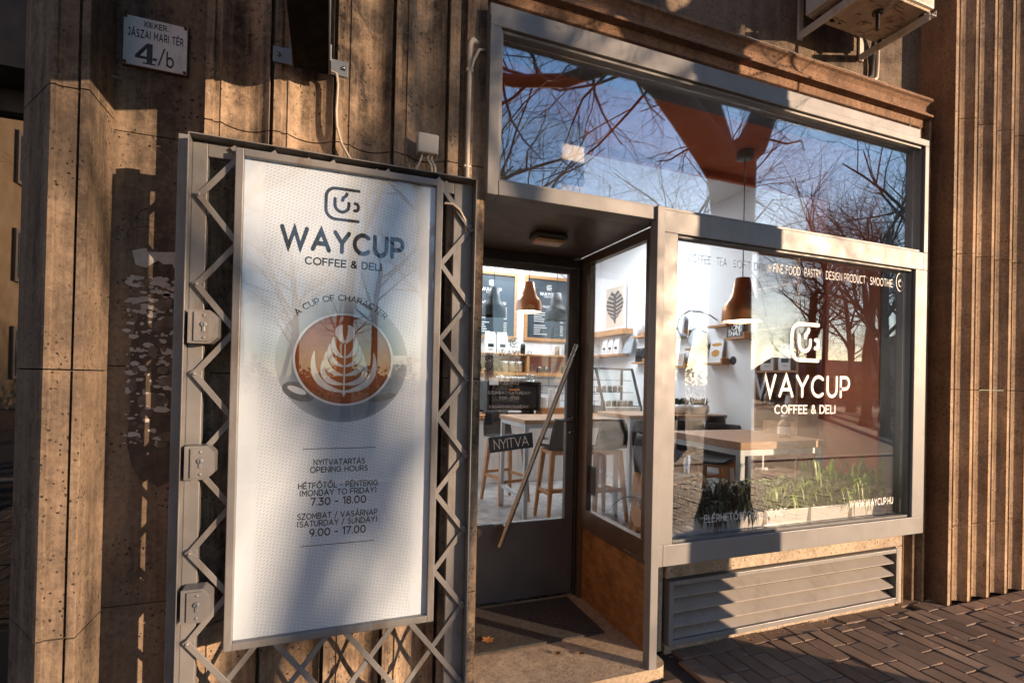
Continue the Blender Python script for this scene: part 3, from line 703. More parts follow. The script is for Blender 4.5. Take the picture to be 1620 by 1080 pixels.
m = M()
for k in range(230):
    zc = 1.20+.68*(1-rp.random()**1.4); xc = rp.uniform(-.76,-.55); s_ = rp.uniform(.002,.011)*(1.8 if k%17 == 0 else 1)
    m.prism(jag(xc,zc,s_*rp.uniform(.7,2.6),s_,rp.randint(5,9),rp),2.4148+.0001*(k%20),2.4172,'y')
stuff(m.build('paper_shreds', MT['paper'], pm))
m = M()
for k in range(40):
    zc = rp.uniform(1.2,1.9); xc = rp.uniform(-.76,-.55); s_ = rp.uniform(.005,.03)
    m.prism(jag(xc,zc,s_*rp.uniform(.5,1.8),s_,rp.randint(6,10),rp),2.4135+.00005*k,2.4160,'y')
stuff(m.build('brown_shreds', paint('brown_paper',(.16,.125,.10),.8,.4,20), pm))
m = M()   # scratched scrawl above the scraps
for k in range(9):
    cx, cz = rp.uniform(-.70,-.60), rp.uniform(2.03,2.16); a = rp.uniform(-40,60)
    ribbon(m, arc(cx,cz,rp.uniform(.03,.07),rp.uniform(.015,.04),a,a+rp.uniform(90,200),10), .004, lambda u,v:(u,v), 2.4192-.00002*k, False)
solo(m,'scrawl',MT['glue'],'dark scratched scrawl on the stone above the torn white scrap','graffiti',(-.65,2.42,2.03))

# ------------------------------------------------------------------ projecting sign box (seen from below), its brackets and cable
sg = thing('projecting_sign','black sign box projecting over the pavement on two steel brackets','sign',(-.09,2.2,2.72))
m = M(); m.box(-.154,-.024,1.02,2.17,2.722,4.6); m.build('sign_box', MT['sign_black'], sg, bevel=.004)
m = M(); m.box(-.0235,-.0195,1.02,2.17,2.722,4.6); m.build('edge_strip', MT['bracket'], sg)
for x0,x1 in ((-.232,-.155),(-.019,.052)):
    m = M(); m.box(x0,x1,2.192,2.1985,2.742,2.806); m.box(*( (x1-.006,x1) if x0 < -.1 else (x0,x0+.006)),2.10,2.192,2.742,2.806); b = m.build('bracket', MT['bracket'], sg, bevel=.002)
    xc = (x0+x1)/2-(.018 if x0 < -.1 else -.018)
    m = M(); m.lathe([(0,-.010),(.007,-.008),(.009,0)],(xc,2.192,2.774),10,axis='y'); m.build('bolt', MT['steel'], b)
m = M(); m.tube([(-.02,2.18,2.748),(.008,2.17,2.735),(.014,2.168,2.69),(.010,2.172,2.58),(.014,2.172,2.52),(.034,2.168,2.45),(.064,2.164,2.40),(.10,2.166,2.36),(.10,2.17,2.30)],.0055,8)
m.build('cable', MT['cable'], sg)

# junction box, conduit
jb = thing('junction_box','small grey plastic junction box on the fluted stone above the board','junction box',(.387,2.2,2.47))
m = M(); m.box(.342,.432,2.150,2.199,2.470,2.556); m.build('box', MT['plastic'], jb, bevel=.006)
for a,b in (((.365,.352)),((.392,.405)),((.408,.420))):
    m = M(); m.tube([(a,2.175,2.47),(a-.004,2.17,2.45),(b,2.168,2.425),(b-.02 if a<.38 else b+.004,2.17,2.38),(b-.03,2.18,2.32)],.005,7); m.build('cable', MT['cable'], jb)
cd = thing('conduit_pipe','pale vertical plastic conduit beside the window box with a ribbed elbow','pipe',(.575,2.19,2.38))
m = M(); m.tube([(.571,2.187,2.36),(.571,2.187,2.93)],.0105,12); m.build('pipe', MT['pipe'], cd)
m = M(); m.tube([(.571,2.187,2.93)]+[(.571+.022*(1-math.cos(R(a))),2.187+.010*a/90,2.985+.055*math.sin(R(a))) for a in range(0,91,6)]+[(.612,2.205,3.035)],[.0125 if k%2 else .0105 for k in range(18)],10); m.build('flexible_elbow', MT['pipe'], cd)
for z in (2.45,2.885):
    m = M(); m.box(.556,.588,2.180,2.199,z,z+.014); m.build('clip', MT['pipe'], cd, bevel=.003)
m = M(); m.tube([(.575,2.18,2.885),(.585,2.165,2.93),(.61,2.17,2.985),(.64,2.195,3.005)],.006,8); m.build('branch_cable', MT['cable'], cd)

# ------------------------------------------------------------------ folding lattice gate
gt = thing('folding_gate','grey steel lattice gate folded back against the fluted stone','gate',(.05,2.13,.02))
m = M()
m.box(-.482,-.432,2.125,2.155,.06,2.35); m.box(.500,.583,2.125,2.155,.06,2.35)
m.box(-.432,.500,2.125,2.155,2.300,2.35); m.box(-.432,.500,2.125,2.155,.06,.11); m.build('gate_frame', MT['gate'], gt, bevel=.003)
m = M(); m.box(-.4865,-.4822,2.075,2.155,.04,2.356); m.box(.5832,.5875,2.075,2.155,.04,2.356); m.box(-.4865,.5875,2.075,2.155,2.3565,2.361); m.build('edge_flange', MT['gate'], gt, bevel=.001)
m = M(); m.box(-.530,-.488,2.13,2.175,0,2.372); m.build('hinge_stile', MT['gate'], gt, bevel=.004)
HX, HZ = .1285, .1635
def bar(m, x0,z0,x1,z1,y,w=.0105,t=.0032):
    d = Vector((x1-x0,0,z1-z0)); L = d.length; d.normalize()
    m.obox(((x0+x1)/2,y,(z0+z1)/2), d*(L/2+.012), Vector((0,t,0)), Vector((-d.z,0,d.x))*w)
def clip_(x0,z0,s,zlo,zhi):                # line from (x0,z0) with slope s over the lattice, clipped in z
    a, b = x0, .573
    za, zb = z0, z0+s*(b-a)
    pts = []
    for zl in (zlo, zhi):
        if (za-zl)*(zb-zl) < 0:
            xx = a+(zl-za)/s; 
            if za < zb: (a, za) = (xx, zl) if zl == zlo else (a, za); (b, zb) = (xx, zl) if zl == zhi else (b, zb)
            else: (b, zb) = (xx, zl) if zl == zlo else (b, zb); (a, za) = (xx, zl) if zl == zhi else (a, za)
    if not (zlo-.001 <= (za+zb)/2 <= zhi+.001): return None
    return a, za, b, zb
zl, zh = .075, 2.335
bars = []
for k in range(-6, 12):
    z0 = .515+.327*k
    for s, y in ((HZ/HX, 2.118), (-HZ/HX, 2.110)):
        c = clip_(-.455, z0, s, zl, zh)
        if c and abs(c[2]-c[0]) > .03: bars.append((*c, y))
for b in bars:
    m = M(); bar(m,*b[:4],b[4]); m.build('lattice_bar', MT['gate'], gt, bevel=.001, seg=1)
for k in range(-6, 12):
    for x, off in ((-.455,0),(.573,.012)):
        z = .515+.327*k+off
        if .1 < z < 2.3: m = M(); m.lathe([(0,-.006),(.006,-.005),(.008,0)],(x,2.107,z),8,axis='y'); m.build('rivet', MT['gate'], gt)
for z in (1.665,1.178,.668):
    m = M(); m.prism([(-.468,z-.060),(-.400,z-.060),(-.374,z-.036),(-.374,z+.036),(-.400,z+.060),(-.468,z+.060)],2.060,2.124,'y'); lk = m.build('lock_case', MT['gate'], gt, bevel=.004)
    m = M(); m.prism([(-.448,z-.052),(-.402,z-.052),(-.384,z-.034),(-.384,z+.034),(-.402,z+.052),(-.448,z+.052)],2.053,2.0597,'y'); m.build('lock_plate', MT['gate'], lk, bevel=.002)
    m = M(); m.lathe([(0,-.006),(.0095,-.006),(.0105,0)],(-.417,2.053,z+.008),14,axis='y'); m.box(-.4215,-.4125,2.0485,2.0525,z-.018,z+.006); m.build('key_cylinder', MT['bracket'], lk, bevel=.001)
    m = M(); m.box(-.4182,-.4158,2.0462,2.0469,z+.001,z+.014); m.build('keyhole', MT['black'], lk)
    for dz in (-.040,.040):
        m = M(); m.lathe([(0,-.004),(.004,-.003),(.006,0)],(-.417,2.0529,z+dz),10,axis='y'); m.build('rivet', MT['gate'], lk)
m = M(); m.tube([(.452,2.10,2.245),(.487,2.095,2.245),(.52,2.10,2.225),(.545,2.11,2.19),(.555,2.12,2.15),(.552,2.135,2.12)],.0055,8); m.build('cable', MT['cable'], gt)

# ------------------------------------------------------------------ advertising board hung on the gate
bd = thing('menu_board','tall white advertising board with a latte print and opening hours hung on the gate','sign board',(.053,2.07,.482))
BX0,BX1,BZ0,BZ1,fw = -.334,.440,.482,2.332,.028
m = M(); m.box(BX0,BX0+fw,2.048,2.108,BZ0,BZ1); m.box(BX1-fw,BX1,2.048,2.108,BZ0,BZ1); m.box(BX0+fw,BX1-fw,2.048,2.108,BZ1-fw,BZ1); m.box(BX0+fw,BX1-fw,2.048,2.108,BZ0,BZ0+fw)
m.build('board_frame', MT['gate'], bd, bevel=.003)
m = M(); m.box(BX0+.01,BX1-.01,2.072,2.104,BZ0+.01,BZ1-.01); m.build('printed_panel', MT['print'], bd)
m = M(); m.box(BX0+fw+.001,BX1-fw-.001,2.058,2.061,BZ0+fw+.001,BZ1-fw-.001); m.build('cover_glass', MT['boardglass'], bd)
for x in (-.21,.0,.21,.42):
    m = M(); m.prism([(x-.012,BZ1+.001),(x+.014,BZ1+.001),(x+.006,BZ1+.016)],2.06,2.10,'y'); m.build('hanging_hook', MT['gate'], bd)
yb = 2.0716
INK = MT['ink']
lg(bd,INK,-.020,2.119,.122,yb,.10)
tx(bd,INK,'WAYCUP',.053,1.992,.074,yb,.245,.36,'c',fit=.455); tx(bd,INK,'COFFEE & DELI',.053,1.932,.026,yb,.22,.30,'c',fit=.285)
m = M(); arctext(m,'A CUP OF CHARACTER',.053,1.567,.232,91,.021,yb,.18,.26); m.build('lettering', INK, bd)
for z in (1.213,.836):
    m = M(); ribbon(m,[(-.083,z),(.192,z)],.0028,lambda u,v:(u,v),yb,False); m.build('printed_rule', INK, bd)
for s_,z,h,f_ in (('NYITVATARTÁS',1.150,.0200,.190),('OPENING HOURS',1.121,.0200,.214),('HÉTFŐTŐL - PÉNTEKIG',1.060,.0205,.296),('(MONDAY TO FRIDAY)',1.031,.0205,.285),('7.30 - 18.00',.993,.0270,.205),
                  ('SZOMBAT / VASÁRNAP',.941,.0205,.298),('(SATURDAY / SUNDAY)',.912,.0205,.297),('9.00 - 17.00',.873,.0270,.208)):
    tx(bd,INK,s_,.054,z,h,yb,.20,.30,'c',fit=f_)
# the printed cup seen from above
cx,cz = .063,1.565
m = M(); m.disc((0,0,0),.250,.245,64); sc_ = m.build('printed_saucer', MT['saucer'], None); sc_.parent = bd; sc_.location = Vector((cx-.002,2.0717,cz-.004))-ORG[bd.name]
m = M(); m.disc((cx+.215,2.0712,cz+.005),.085,.019,24,R(2)); m.build('printed_handle', MT['cuprim'], bd)
m = M(); m.disc((cx-.165,2.0712,cz-.130),.062,.034,28,R(-22)); m.build('printed_spoon', MT['spoon'], bd)
m = M(); m.disc((cx+.150,2.07118,cz-.150),.055,.014,24,R(14)); m.build('printed_spoon', MT['spoon'], bd)
m = M(); m.disc((cx-.172,2.07095,cz-.124),.036,.012,24,R(-22)); m.build('printed_highlight', MT['cuprim'], bd)
m = M(); m.disc((cx,2.0708,cz),.190,.184,64); m.build('printed_cup', MT['cuprim'], bd)
m = M(); m.disc((0,0,0),.181,.1755,64); cf = m.build('printed_coffee', MT['coffee'], None); cf.parent = bd; cf.location = Vector((cx,2.0705,cz))-ORG[bd.name]; ORG[cf.name] = Vector((cx,2.0705,cz))
m = M(); yl = 2.0702
PK = [0]
def petal(side, t0, t1, w, bow):       # a leaf-shaped stroke of milk sweeping out from the stem
    (x0,z0),(x1,z1) = t0,t1; n = 14; L=[]; Rr=[]
    for k in range(n+1):
        u = k/n; x = x0+(x1-x0)*u+bow[0]*4*u*(1-u); z = z0+(z1-z0)*u+bow[1]*4*u*(1-u)
        dx = (x1-x0)+bow[0]*4*(1-2*u); dz = (z1-z0)+bow[1]*4*(1-2*u); l = math.hypot(dx,dz); hw = w*(math.sin(math.pi*min(1,u*.93+.05))**.7)
        L.append((cx+side*(x-dz/l*hw), cz+z+dx/l*hw)); Rr.append((cx+side*(x+dz/l*hw), cz+z-dx/l*hw))
    pts = L+Rr; PK[0] += 1
    m.add([(p[0],yl-.00004*PK[0],p[1]) for p in pts],[(i,i+1,n+1+i+1,n+1+i) for i in range(n)])
for sd in (-1,1):
    petal(sd,(.004,-.128),(.112,.030),.0125,(.040,-.030)); petal(sd,(.004,-.098),(.080,-.006),.0110,(.026,-.022)); petal(sd,(.004,-.062),(.068,.030),.0105,(.024,-.018))
    petal(sd,(.004,-.027),(.055,.060),.0100,(.020,-.014)); petal(sd,(.004,.008),(.042,.088),.0095,(.015,-.010)); petal(sd,(.003,.066),(.010,.136),.0140,(.017,.006))
m.build('printed_milk', MT['milk'], bd)
m = M(); ribbon(m,[(cx,cz-.13),(cx+.001,cz+.06)],.006,lambda u,v:(u,v),yl-.0007); m.poly([(cx-.012,cz-.122),(cx,cz-.150),(cx+.012,cz-.122)],yl-.0009); m.build('printed_stem', MT['milk'], bd)

bd.location.y += .025
# ------------------------------------------------------------------ air conditioner above the shopfront, wall trunking
ac = thing('air_conditioner','cream outdoor air conditioner on steel brackets above the cornice','air conditioner',(3.13,2.42,3.75))
m = M(); m.box(2.78,3.455,1.985,2.325,3.835,4.45); m.build('casing', MT['acwhite'], ac, bevel=.010)
m = M()
for k in range(9): m.box(2.83,3.40,1.980,1.9845,3.90+.055*k,3.93+.055*k)
m.build('front_grille', MT['acwhite'], ac)
m = M(); m.box(2.80,3.435,2.0,2.31,3.818,3.8345); 
r5 = random.Random(5)
for k in range(26):
    x,y = r5.uniform(2.84,3.40), r5.uniform(2.03,2.28); m.box(x-r5.uniform(.01,.06),x+.02,y-r5.uniform(.006,.02),y+.012,3.812,3.8175)
m.build('base_pan', MT['acbottom'], ac, bevel=.002)
m = M(); m.tube([(3.13,2.11,3.818),(3.13,2.11,3.70)],.011,10); m.lathe([(.011,0),(.03,0),(.03,.012),(.011,.012)],(3.13,2.11,3.800),14); m.build('drain_spout', MT['black'], ac)
for x in (2.845,3.416):
    m = M(); m.box(x-.022,x+.022,1.965,2.405,3.770,3.776); m.box(x+.018,x+.022,1.965,2.405,3.7765,3.806); m.box(x-.020,x+.020,2.4055,2.4185,3.755,4.10)
    m.obox((x-.018,2.19,3.772-.0),(.0035,0,0),(0,.212,0),(0,0,.024)); br = m.build('bracket', MT['acwhite'], ac, bevel=.0015)
    for zb_ in (3.795,4.03):
        m = M(); m.lathe([(0,-.007),(.008,-.006),(.010,0)],(x,2.4055,zb_),8,axis='y'); m.build('bolt', MT['bracket'], br)
    for yy in (2.03,2.28):
        m = M(); m.lathe([(.016,0),(.020,.006),(.016,.012)],(x,yy,3.806),10); m.tube([(x,yy,3.79),(x,yy,3.83)],.006,6); m.build('rubber_foot', MT['rubber'], br)
for k,(x,dx) in enumerate(((3.50,.0),(3.545,.01))):
    m = M(); m.tube([(3.40,2.34,3.96),(x-.02,2.36,3.93),(x,2.385,3.84),(x+dx,2.395,3.72),(x+dx-.005,2.395,3.66),(x-.045,2.395,3.622),(x-.09,2.395,3.612)],.014 if k else .017,8); m.build('refrigerant_pipe', MT['pipe'] if k else MT['rubber'], ac)
m = M(); m.box(2.295,3.655,2.385,2.419,3.598,3.642); solo(m,'cable_trunking',MT['acwhite'],'straight pale plastic cable trunking on the wall above the cornice','trunking',(2.97,2.40,3.598),bevel=.003)
# NYITVA sign hanging on the door glass
ns = thing('open_sign','small dark tilted sign reading NYITVA stuck on the door glass','sign',(1.13,3.05,1.03))
ang = R(5.6); u = Vector((math.cos(ang),0,math.sin(ang))); v = Vector((-math.sin(ang),0,math.cos(ang))); c0 = Vector((1.130,3.047,1.092))
m = M(); m.obox(c0,u*.152,Vector((0,.006,0)),v*.050); m.build('plate', MT['slate'], ns, bevel=.002)
m = M(); q = c0-u*.118-v*.029; text(m,'NYITVA',q.x,q.z,.058,3.0405,.105,.20,'l',ang,fit=.236); m.build('lettering', MT['white_vinyl'], ns)

# ------------------------------------------------------------------ inside the cafe: shell
XW, BW, ZC, ZS, ZF = 5.0, 8.6, 4.0, 3.3, .06
m = M(); m.box(.3, XW+.2, 3.121, BW+.2, -.1, ZF); m.box(1.701, XW+.2, 2.501, 3.12, -.1, ZF); struct(m.build('floor', MT['tiles']))
m = M(); m.box(.3, XW+.2, BW, BW+.2, ZF, ZC); struct(m.build('wall_back', MT['wall_in']))
m = M(); m.box(XW, XW+.2, 4.12, BW, ZF, ZC); struct(m.build('wall_right', MT['wall_in']))
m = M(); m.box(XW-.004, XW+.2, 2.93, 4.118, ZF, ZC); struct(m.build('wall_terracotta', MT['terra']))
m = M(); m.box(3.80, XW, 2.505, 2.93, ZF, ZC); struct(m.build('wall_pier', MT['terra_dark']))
m = M(); m.box(.1, .3, 3.121, BW+.2, ZF, ZC); struct(m.build('wall_left', MT['wall_in']))
m = M(); m.box(.1, XW+.2, 3.42, BW+.2, ZC, ZC+.2); struct(m.build('ceiling', MT['ceil_in']))
m = M(); m.box(.66, XW, 2.43, 3.38, ZS, ZS+.018); m.box(.66, XW, 3.38, 3.42, ZS-.05, ZC+.2); struct(m.build('ceiling_soffit', MT['terra_ceiling']))
m = M(); m.box(.66, 1.66, 3.125, 3.16, 2.36, 3.29); struct(m.build('wall_bulkhead', MT['ceil_in']))
m = M(); m.box(1.70, 3.70, 2.255, 2.505, .556, .578); m.box(1.70, 3.79, 2.508, 2.53, ZF, .60); struct(m.build('window_sill', MT['gate_dark']))
m = M(); m.box(1.2, 5.0, BW-.012, BW-.002, .98, 1.60); struct(m.build('wall_tiles', MT['subway']))
# added fill lights, kept out of view under the ceiling to brighten the room
def fill_panel(x, y, lab):
    t = thing('added_fill_light', lab, 'lamp', (x,y,ZC))
    m = M(); m.box(x-.32,x+.32,y-.32,y+.32,ZC-.05,ZC-.002); m.build('fill_light_housing', MT['white'], t, bevel=.004)
    m = M(); m.box(x-.29,x+.29,y-.29,y+.29,ZC-.055,ZC-.0505); m.build('fill_light_diffuser', MT['lampwhite'], t)
    L = bpy.data.lights.new('fill_area_light','AREA'); L.shape = 'SQUARE'; L.size = .6; L.energy = FILL_W; L.color = (.86,.94,1.0)
    o = bpy.data.objects.new('fill_area_light', L); COL.objects.link(o); o.parent = t; o.location = (0,0,-.07)
FILL_W = 28
fill_panel(1.5,7.4,'square ceiling light over the counter, near the left wall'); fill_panel(4.0,6.6,'square ceiling light over the cake display')
fill_panel(3.3,6.5,'square ceiling light over the middle of the cafe, nearest the window'); fill_panel(3.0,8.0,'square ceiling light by the back wall menus')

# ------------------------------------------------------------------ pendants
def pendant(x, y, zb, ztop, mat, lab, sc=1.0, lit=True, name='pendant_lamp'):
    t = thing(name, lab, 'pendant lamp', (x,y,ztop))
    p = [(.145,0),(.146,.004),(.145,.062),(.140,.105),(.122,.140),(.090,.180),(.083,.200),(.080,.206),(.052,.335),(.020,.342),(0,.343)]
    m = M(); m.lathe([(r*sc,h*sc) for r,h in p],(x,y,zb),36); m.build('lamp_shade', mat, t, solid=.003)
    m = M(); m.lathe([(.138*sc,.010*sc),(.134*sc,.10*sc),(.085*sc,.175*sc),(0,.18*sc)],(x,y,zb),28); m.build('shade_lining', MT['lampwhite'] if lit else MT['black'], t)
    m = M(); m.tube([(x,y,zb+.34*sc),(x,y,ztop-.03)],.004,6); m.build('cord', MT['black'], t)
    m = M(); m.lathe([(0,-.055),(.06,-.055),(.062,-.05),(.062,0)],(x,y,ztop),28); m.build('ceiling_rose', MT['recess'], t, bevel=.002)
    if lit:
        L = bpy.data.lights.new('bulb','POINT'); L.energy = 4; L.color = (1,.86,.68); L.shadow_soft_size = .04
        o = bpy.data.objects.new('bulb', L); COL.objects.link(o); o.parent = t; o.location = (0,0,zb+.05-ztop)
pendant(2.99,3.0,1.985,ZS-.001,MT['copper'],'large copper pendant lamp hanging behind the display window')
pendant(2.105,5.2,2.262,ZC-.001,MT['copper'],'lit copper pendant lamp seen through the door glass')
pendant(2.05,6.3,2.335,ZC-.001,MT['black'],'dark pendant lamp in front of the left menu board',1.12,False)
pendant(2.97,6.3,2.335,ZC-.001,MT['black'],'dark pendant lamp in front of the right menu board',1.12,False)

# ------------------------------------------------------------------ tables and stools
def table(x0,x1,y0,y1,z,lab,top=.045):
    t = thing('bar_table', lab, 'table', ((x0+x1)/2,(y0+y1)/2,ZF))
    m = M(); m.box(x0,x1,y0,y1,z-top,z); m.build('tabletop', MT['tabletop'], t, bevel=.004)
    i, w = .012, .042
    for a in (x0+i, x1-i-w):
        for b in (y0+i, y1-i-w):
            m = M(); m.box(a,a+w,b,b+w,ZF,z-top-.0005); m.build('leg', MT['legmetal'], t, bevel=.002)
    m = M()
    for b in (y0+i, y1-i-w): m.box(x0+i+w,x1-i-w,b+.002,b+w-.002,z-top-.043,z-top-.001)
    for a in (x0+i, x1-i-w): m.box(a+.002,a+w-.002,y0+i+w,y1-i-w,z-top-.043,z-top-.001); m.box(a+.004,a+w-.004,y0+i+w,y1-i-w,ZF+.22,ZF+.255)
    m.build('rail', MT['legmetal'], t)
    m = M(); m.box(x0+.22,x0+.235,y0+.018,y0+.022,z-.20,z-.047); m.box(x0+.19,x0+.265,y0+.010,y0+.022,z-.205,z-.185); m.build('bag_hook', MT['legmetal'], t)
    return t
table(1.862,2.98,4.642,5.42,1.10,'high wooden bar table seen through the door glass')
table(3.43,4.92,5.15,5.93,1.10,'high wooden bar table by the white wall holding two planted bowls')
table(2.70,3.535,2.70,3.49,1.10,'high wooden bar table close behind the display window',.055)

def shell():
    m = M(); nx, ny = 12, 18; vs = []
    for j in range(ny+1):
        v = j/ny
        for i in range(nx+1):
            u = -1+2*i/nx
            if v < .55:
                y = -.20+.38*(v/.55); z = .018*u*u+.012*math.cos(v*3); w = .205*(1-.25*max(0,(.25-v)/.25)**2)
                z -= .03*max(0,(.12-v)/.12)
            else:
                s_ = (v-.55)/.45; y = .18+.075*math.sin(s_*1.5); z = .012+.30*s_**1.25; w = .205-.055*s_**3
                y -= .05*u*u*(s_**.6)
            vs.append((u*w*(1 if abs(u)<.99 else .98), y, z))
    m.add(vs,[(j*(nx+1)+i,j*(nx+1)+i+1,(j+1)*(nx+1)+i+1,(j+1)*(nx+1)+i) for j in range(ny) for i in range(nx)],True)
    return m
def make_stool(lab):
    t = thing('bar_stool', lab, 'stool', (0,0,0), 'bar stools with black shells in the cafe')
    m = shell(); m.v = [(a,b,c+.745) for a,b,c in m.v]; m.build('seat_shell', MT['seat'], t, solid=.014)
    for sx in (-1,1):
        for sy in (-1,1):
            m = M(); a = Vector((sx*.145,sy*.135,.725)); b = Vector((sx*.205,sy*.20,0)); d = b-a
            vs = []
            for p,w in ((a,.024),(a+d*.5,.021),(b,.015)): vs += [(p.x-w,p.y-w,p.z),(p.x+w,p.y-w,p.z),(p.x+w,p.y+w,p.z),(p.x-w,p.y+w,p.z)]
            m.add(vs,[(k*4+i,k*4+(i+1)%4,k*4+4+(i+1)%4,k*4+4+i) for k in range(2) for i in range(4)]+[(0,3,2,1),(8,9,10,11)]); m.build('leg', MT['oak_leg'], t, bevel=.003)
    m = M(); m.box(-.165,.165,-.158,-.118,.690,.730); m.box(-.165,.165,.118,.158,.690,.730); m.box(-.165,-.125,-.118,.118,.692,.728); m.box(.125,.165,-.118,.118,.692,.728); m.build('seat_frame', MT['oak_leg'], t, bevel=.003)
    for a,b,z in (((-1,-1),(1,-1),.26),((-1,1),(1,1),.33),((-1,-1),(-1,1),.30),((1,-1),(1,1),.30)):
        k = .145+(.205-.145)*(1-z/.725); k2 = .135+(.20-.135)*(1-z/.725)
        p, q = Vector((a[0]*k,a[1]*k2,z)), Vector((b[0]*k,b[1]*k2,z)); m = M(); d = (q-p); L = d.length/2-.012; d.normalize()
        m.obox((p+q)/2, d*L, Vector((-d.y,d.x,0))*.011, Vector((0,0,.017))); m.build('footrest', MT['oak_leg'], t, bevel=.002)
    return t
st0 = make_stool('bar stool in front of the door table, its black back towards the street')
st0.location = (2.30,4.70,ZF); st0.rotation_euler = (0,0,R(176))
for (x,y,rz,lab) in ((2.02,5.62,R(14),'bar stool on the far side of the table seen through the door'),
                     (2.72,4.62,R(186),'bar stool beside the door frame, right of the one with its back to the street'),
                     (3.72,5.02,R(172),'bar stool at the left end of the table with the planted bowls'),
                     (3.62,4.42,R(150),'bar stool standing loose in the aisle just behind the corner post'),
                     (4.35,4.98,R(190),'bar stool at the right end of the table with the planted bowls'),
                     (2.44,3.10,R(97),'bar stool tucked against the left end of the window table, sunlit in front'),
                     (3.40,3.70,R(-62),'bar stool behind the window table, its dark seat seen under the tabletop'),
                     (3.05,4.05,R(30),'bar stool between the window table and the aisle')):
    dup(st0,(x,y,ZF),rz,lab)

# ------------------------------------------------------------------ planters on the window sill
def blade(m, c, az, L, rise, droop, w, rr):
    n = 7; vs = []; d = Vector((math.cos(az),math.sin(az),0)); s_ = Vector((-math.sin(az),math.cos(az),0))
    for k in range(n+1):
        u = k/n; p = Vector(c)+d*(L*u*(1-.12*u))+Vector((0,0,rise*math.sin(math.pi*u*(.55+.35*min(1,L/.25)))-droop*u*u*u)); hw = w*(1-u**2.2)*(.6+.4*min(1,u*5))+.0004
        vs += [p-s_*hw+Vector((0,0,hw*.5)), p, p+s_*hw+Vector((0,0,hw*.5))]
    m.add(vs,[(k*3+i,k*3+i+1,k*3+4+i,k*3+3+i) for k in range(n) for i in range(2)],True)
rb = random.Random(21)
px = 1.765
labs = ['white trough planter with a dense dark plant, leftmost on the window sill','white trough planter with long arching dark blades, behind the word contact','white trough planter in the middle of the window sill, half in the sun','sunlit white trough planter with tall upright green blades','sunlit white trough planter with a bushy spider plant, rightmost on the sill']
for k in range(5):
    x0, x1 = px+k*.366, px+k*.366+.345; xc = (x0+x1)/2
    t = thing('potted_plant', labs[k], 'potted plant', (xc,2.35,.579), 'planters on the window sill')
    m = M(); y0,y1,z0,z1 = 2.285,2.425,.606,.742; q=.012
    vs = [(x0+q,y0+q,z0),(x1-q,y0+q,z0),(x1-q,y1-q,z0),(x0+q,y1-q,z0),(x0,y0,z1),(x1,y0,z1),(x1,y1,z1),(x0,y1,z1),(x0+q,y0+q,z1),(x1-q,y0+q,z1),(x1-q,y1-q,z1),(x0+q,y1-q,z1),(x0+q,y0+q,z1-.02),(x1-q,y0+q,z1-.02),(x1-q,y1-q,z1-.02),(x0+q,y1-q,z1-.02)]
    fs = [(0,3,2,1)]+[(i,(i+1)%4,4+(i+1)%4,4+i) for i in range(4)]+[(4+i,4+(i+1)%4,8+(i+1)%4,8+i) for i in range(4)]+[(8+i,8+(i+1)%4,12+(i+1)%4,12+i) for i in range(4)]
    m.add(vs,fs); m.build('trough', MT['ceramic'], t, bevel=.003)
    m = M(); m.box(x0+q,x1-q,y0+q,y1-q,z1-.03,z1-.021); m.build('soil', MT['joint'], t)
    for fx in (x0+.06,x1-.085):
        m = M(); m.box(fx,fx+.025,2.28,2.41,.5785,.6055); m.build('foot', MT['oak_leg'], t, bevel=.002)
    m = M()
    for cxk in (xc-.115,xc,xc+.115):
        for b_ in range(44 if k < 2 else 32):
            az = rb.uniform(0,2*math.pi); up = rb.random()
            if up < .22: L, rise, dr = rb.uniform(.05,.14), rb.uniform(.16,.30)*(1.1 if k in (3,4) else .75), rb.uniform(0,.04)
            else: L, rise, dr = rb.uniform(.13,.34), rb.uniform(.07,.22), rb.uniform(.0,.16)
            if math.sin(az) < -.15: L = min(L*.5,.125)
            blade(m,(cxk+rb.uniform(-.05,.05),2.355+rb.uniform(-.035,.035),.722),az,L,rise,dr,rb.uniform(.008,.0155),rb)
        if k < 2:
            for b_ in range(60):
                az = rb.uniform(0,6.28); r_ = rb.uniform(0,.10); blade(m,(cxk+r_*math.cos(az),2.34+.6*r_*math.sin(az),.70+rb.uniform(0,.11)),az,rb.uniform(.03,.06),.02,.06,.016,rb)
    m.build('foliage', MT['leaf'] if k > 1 else MT['leafd'], t)

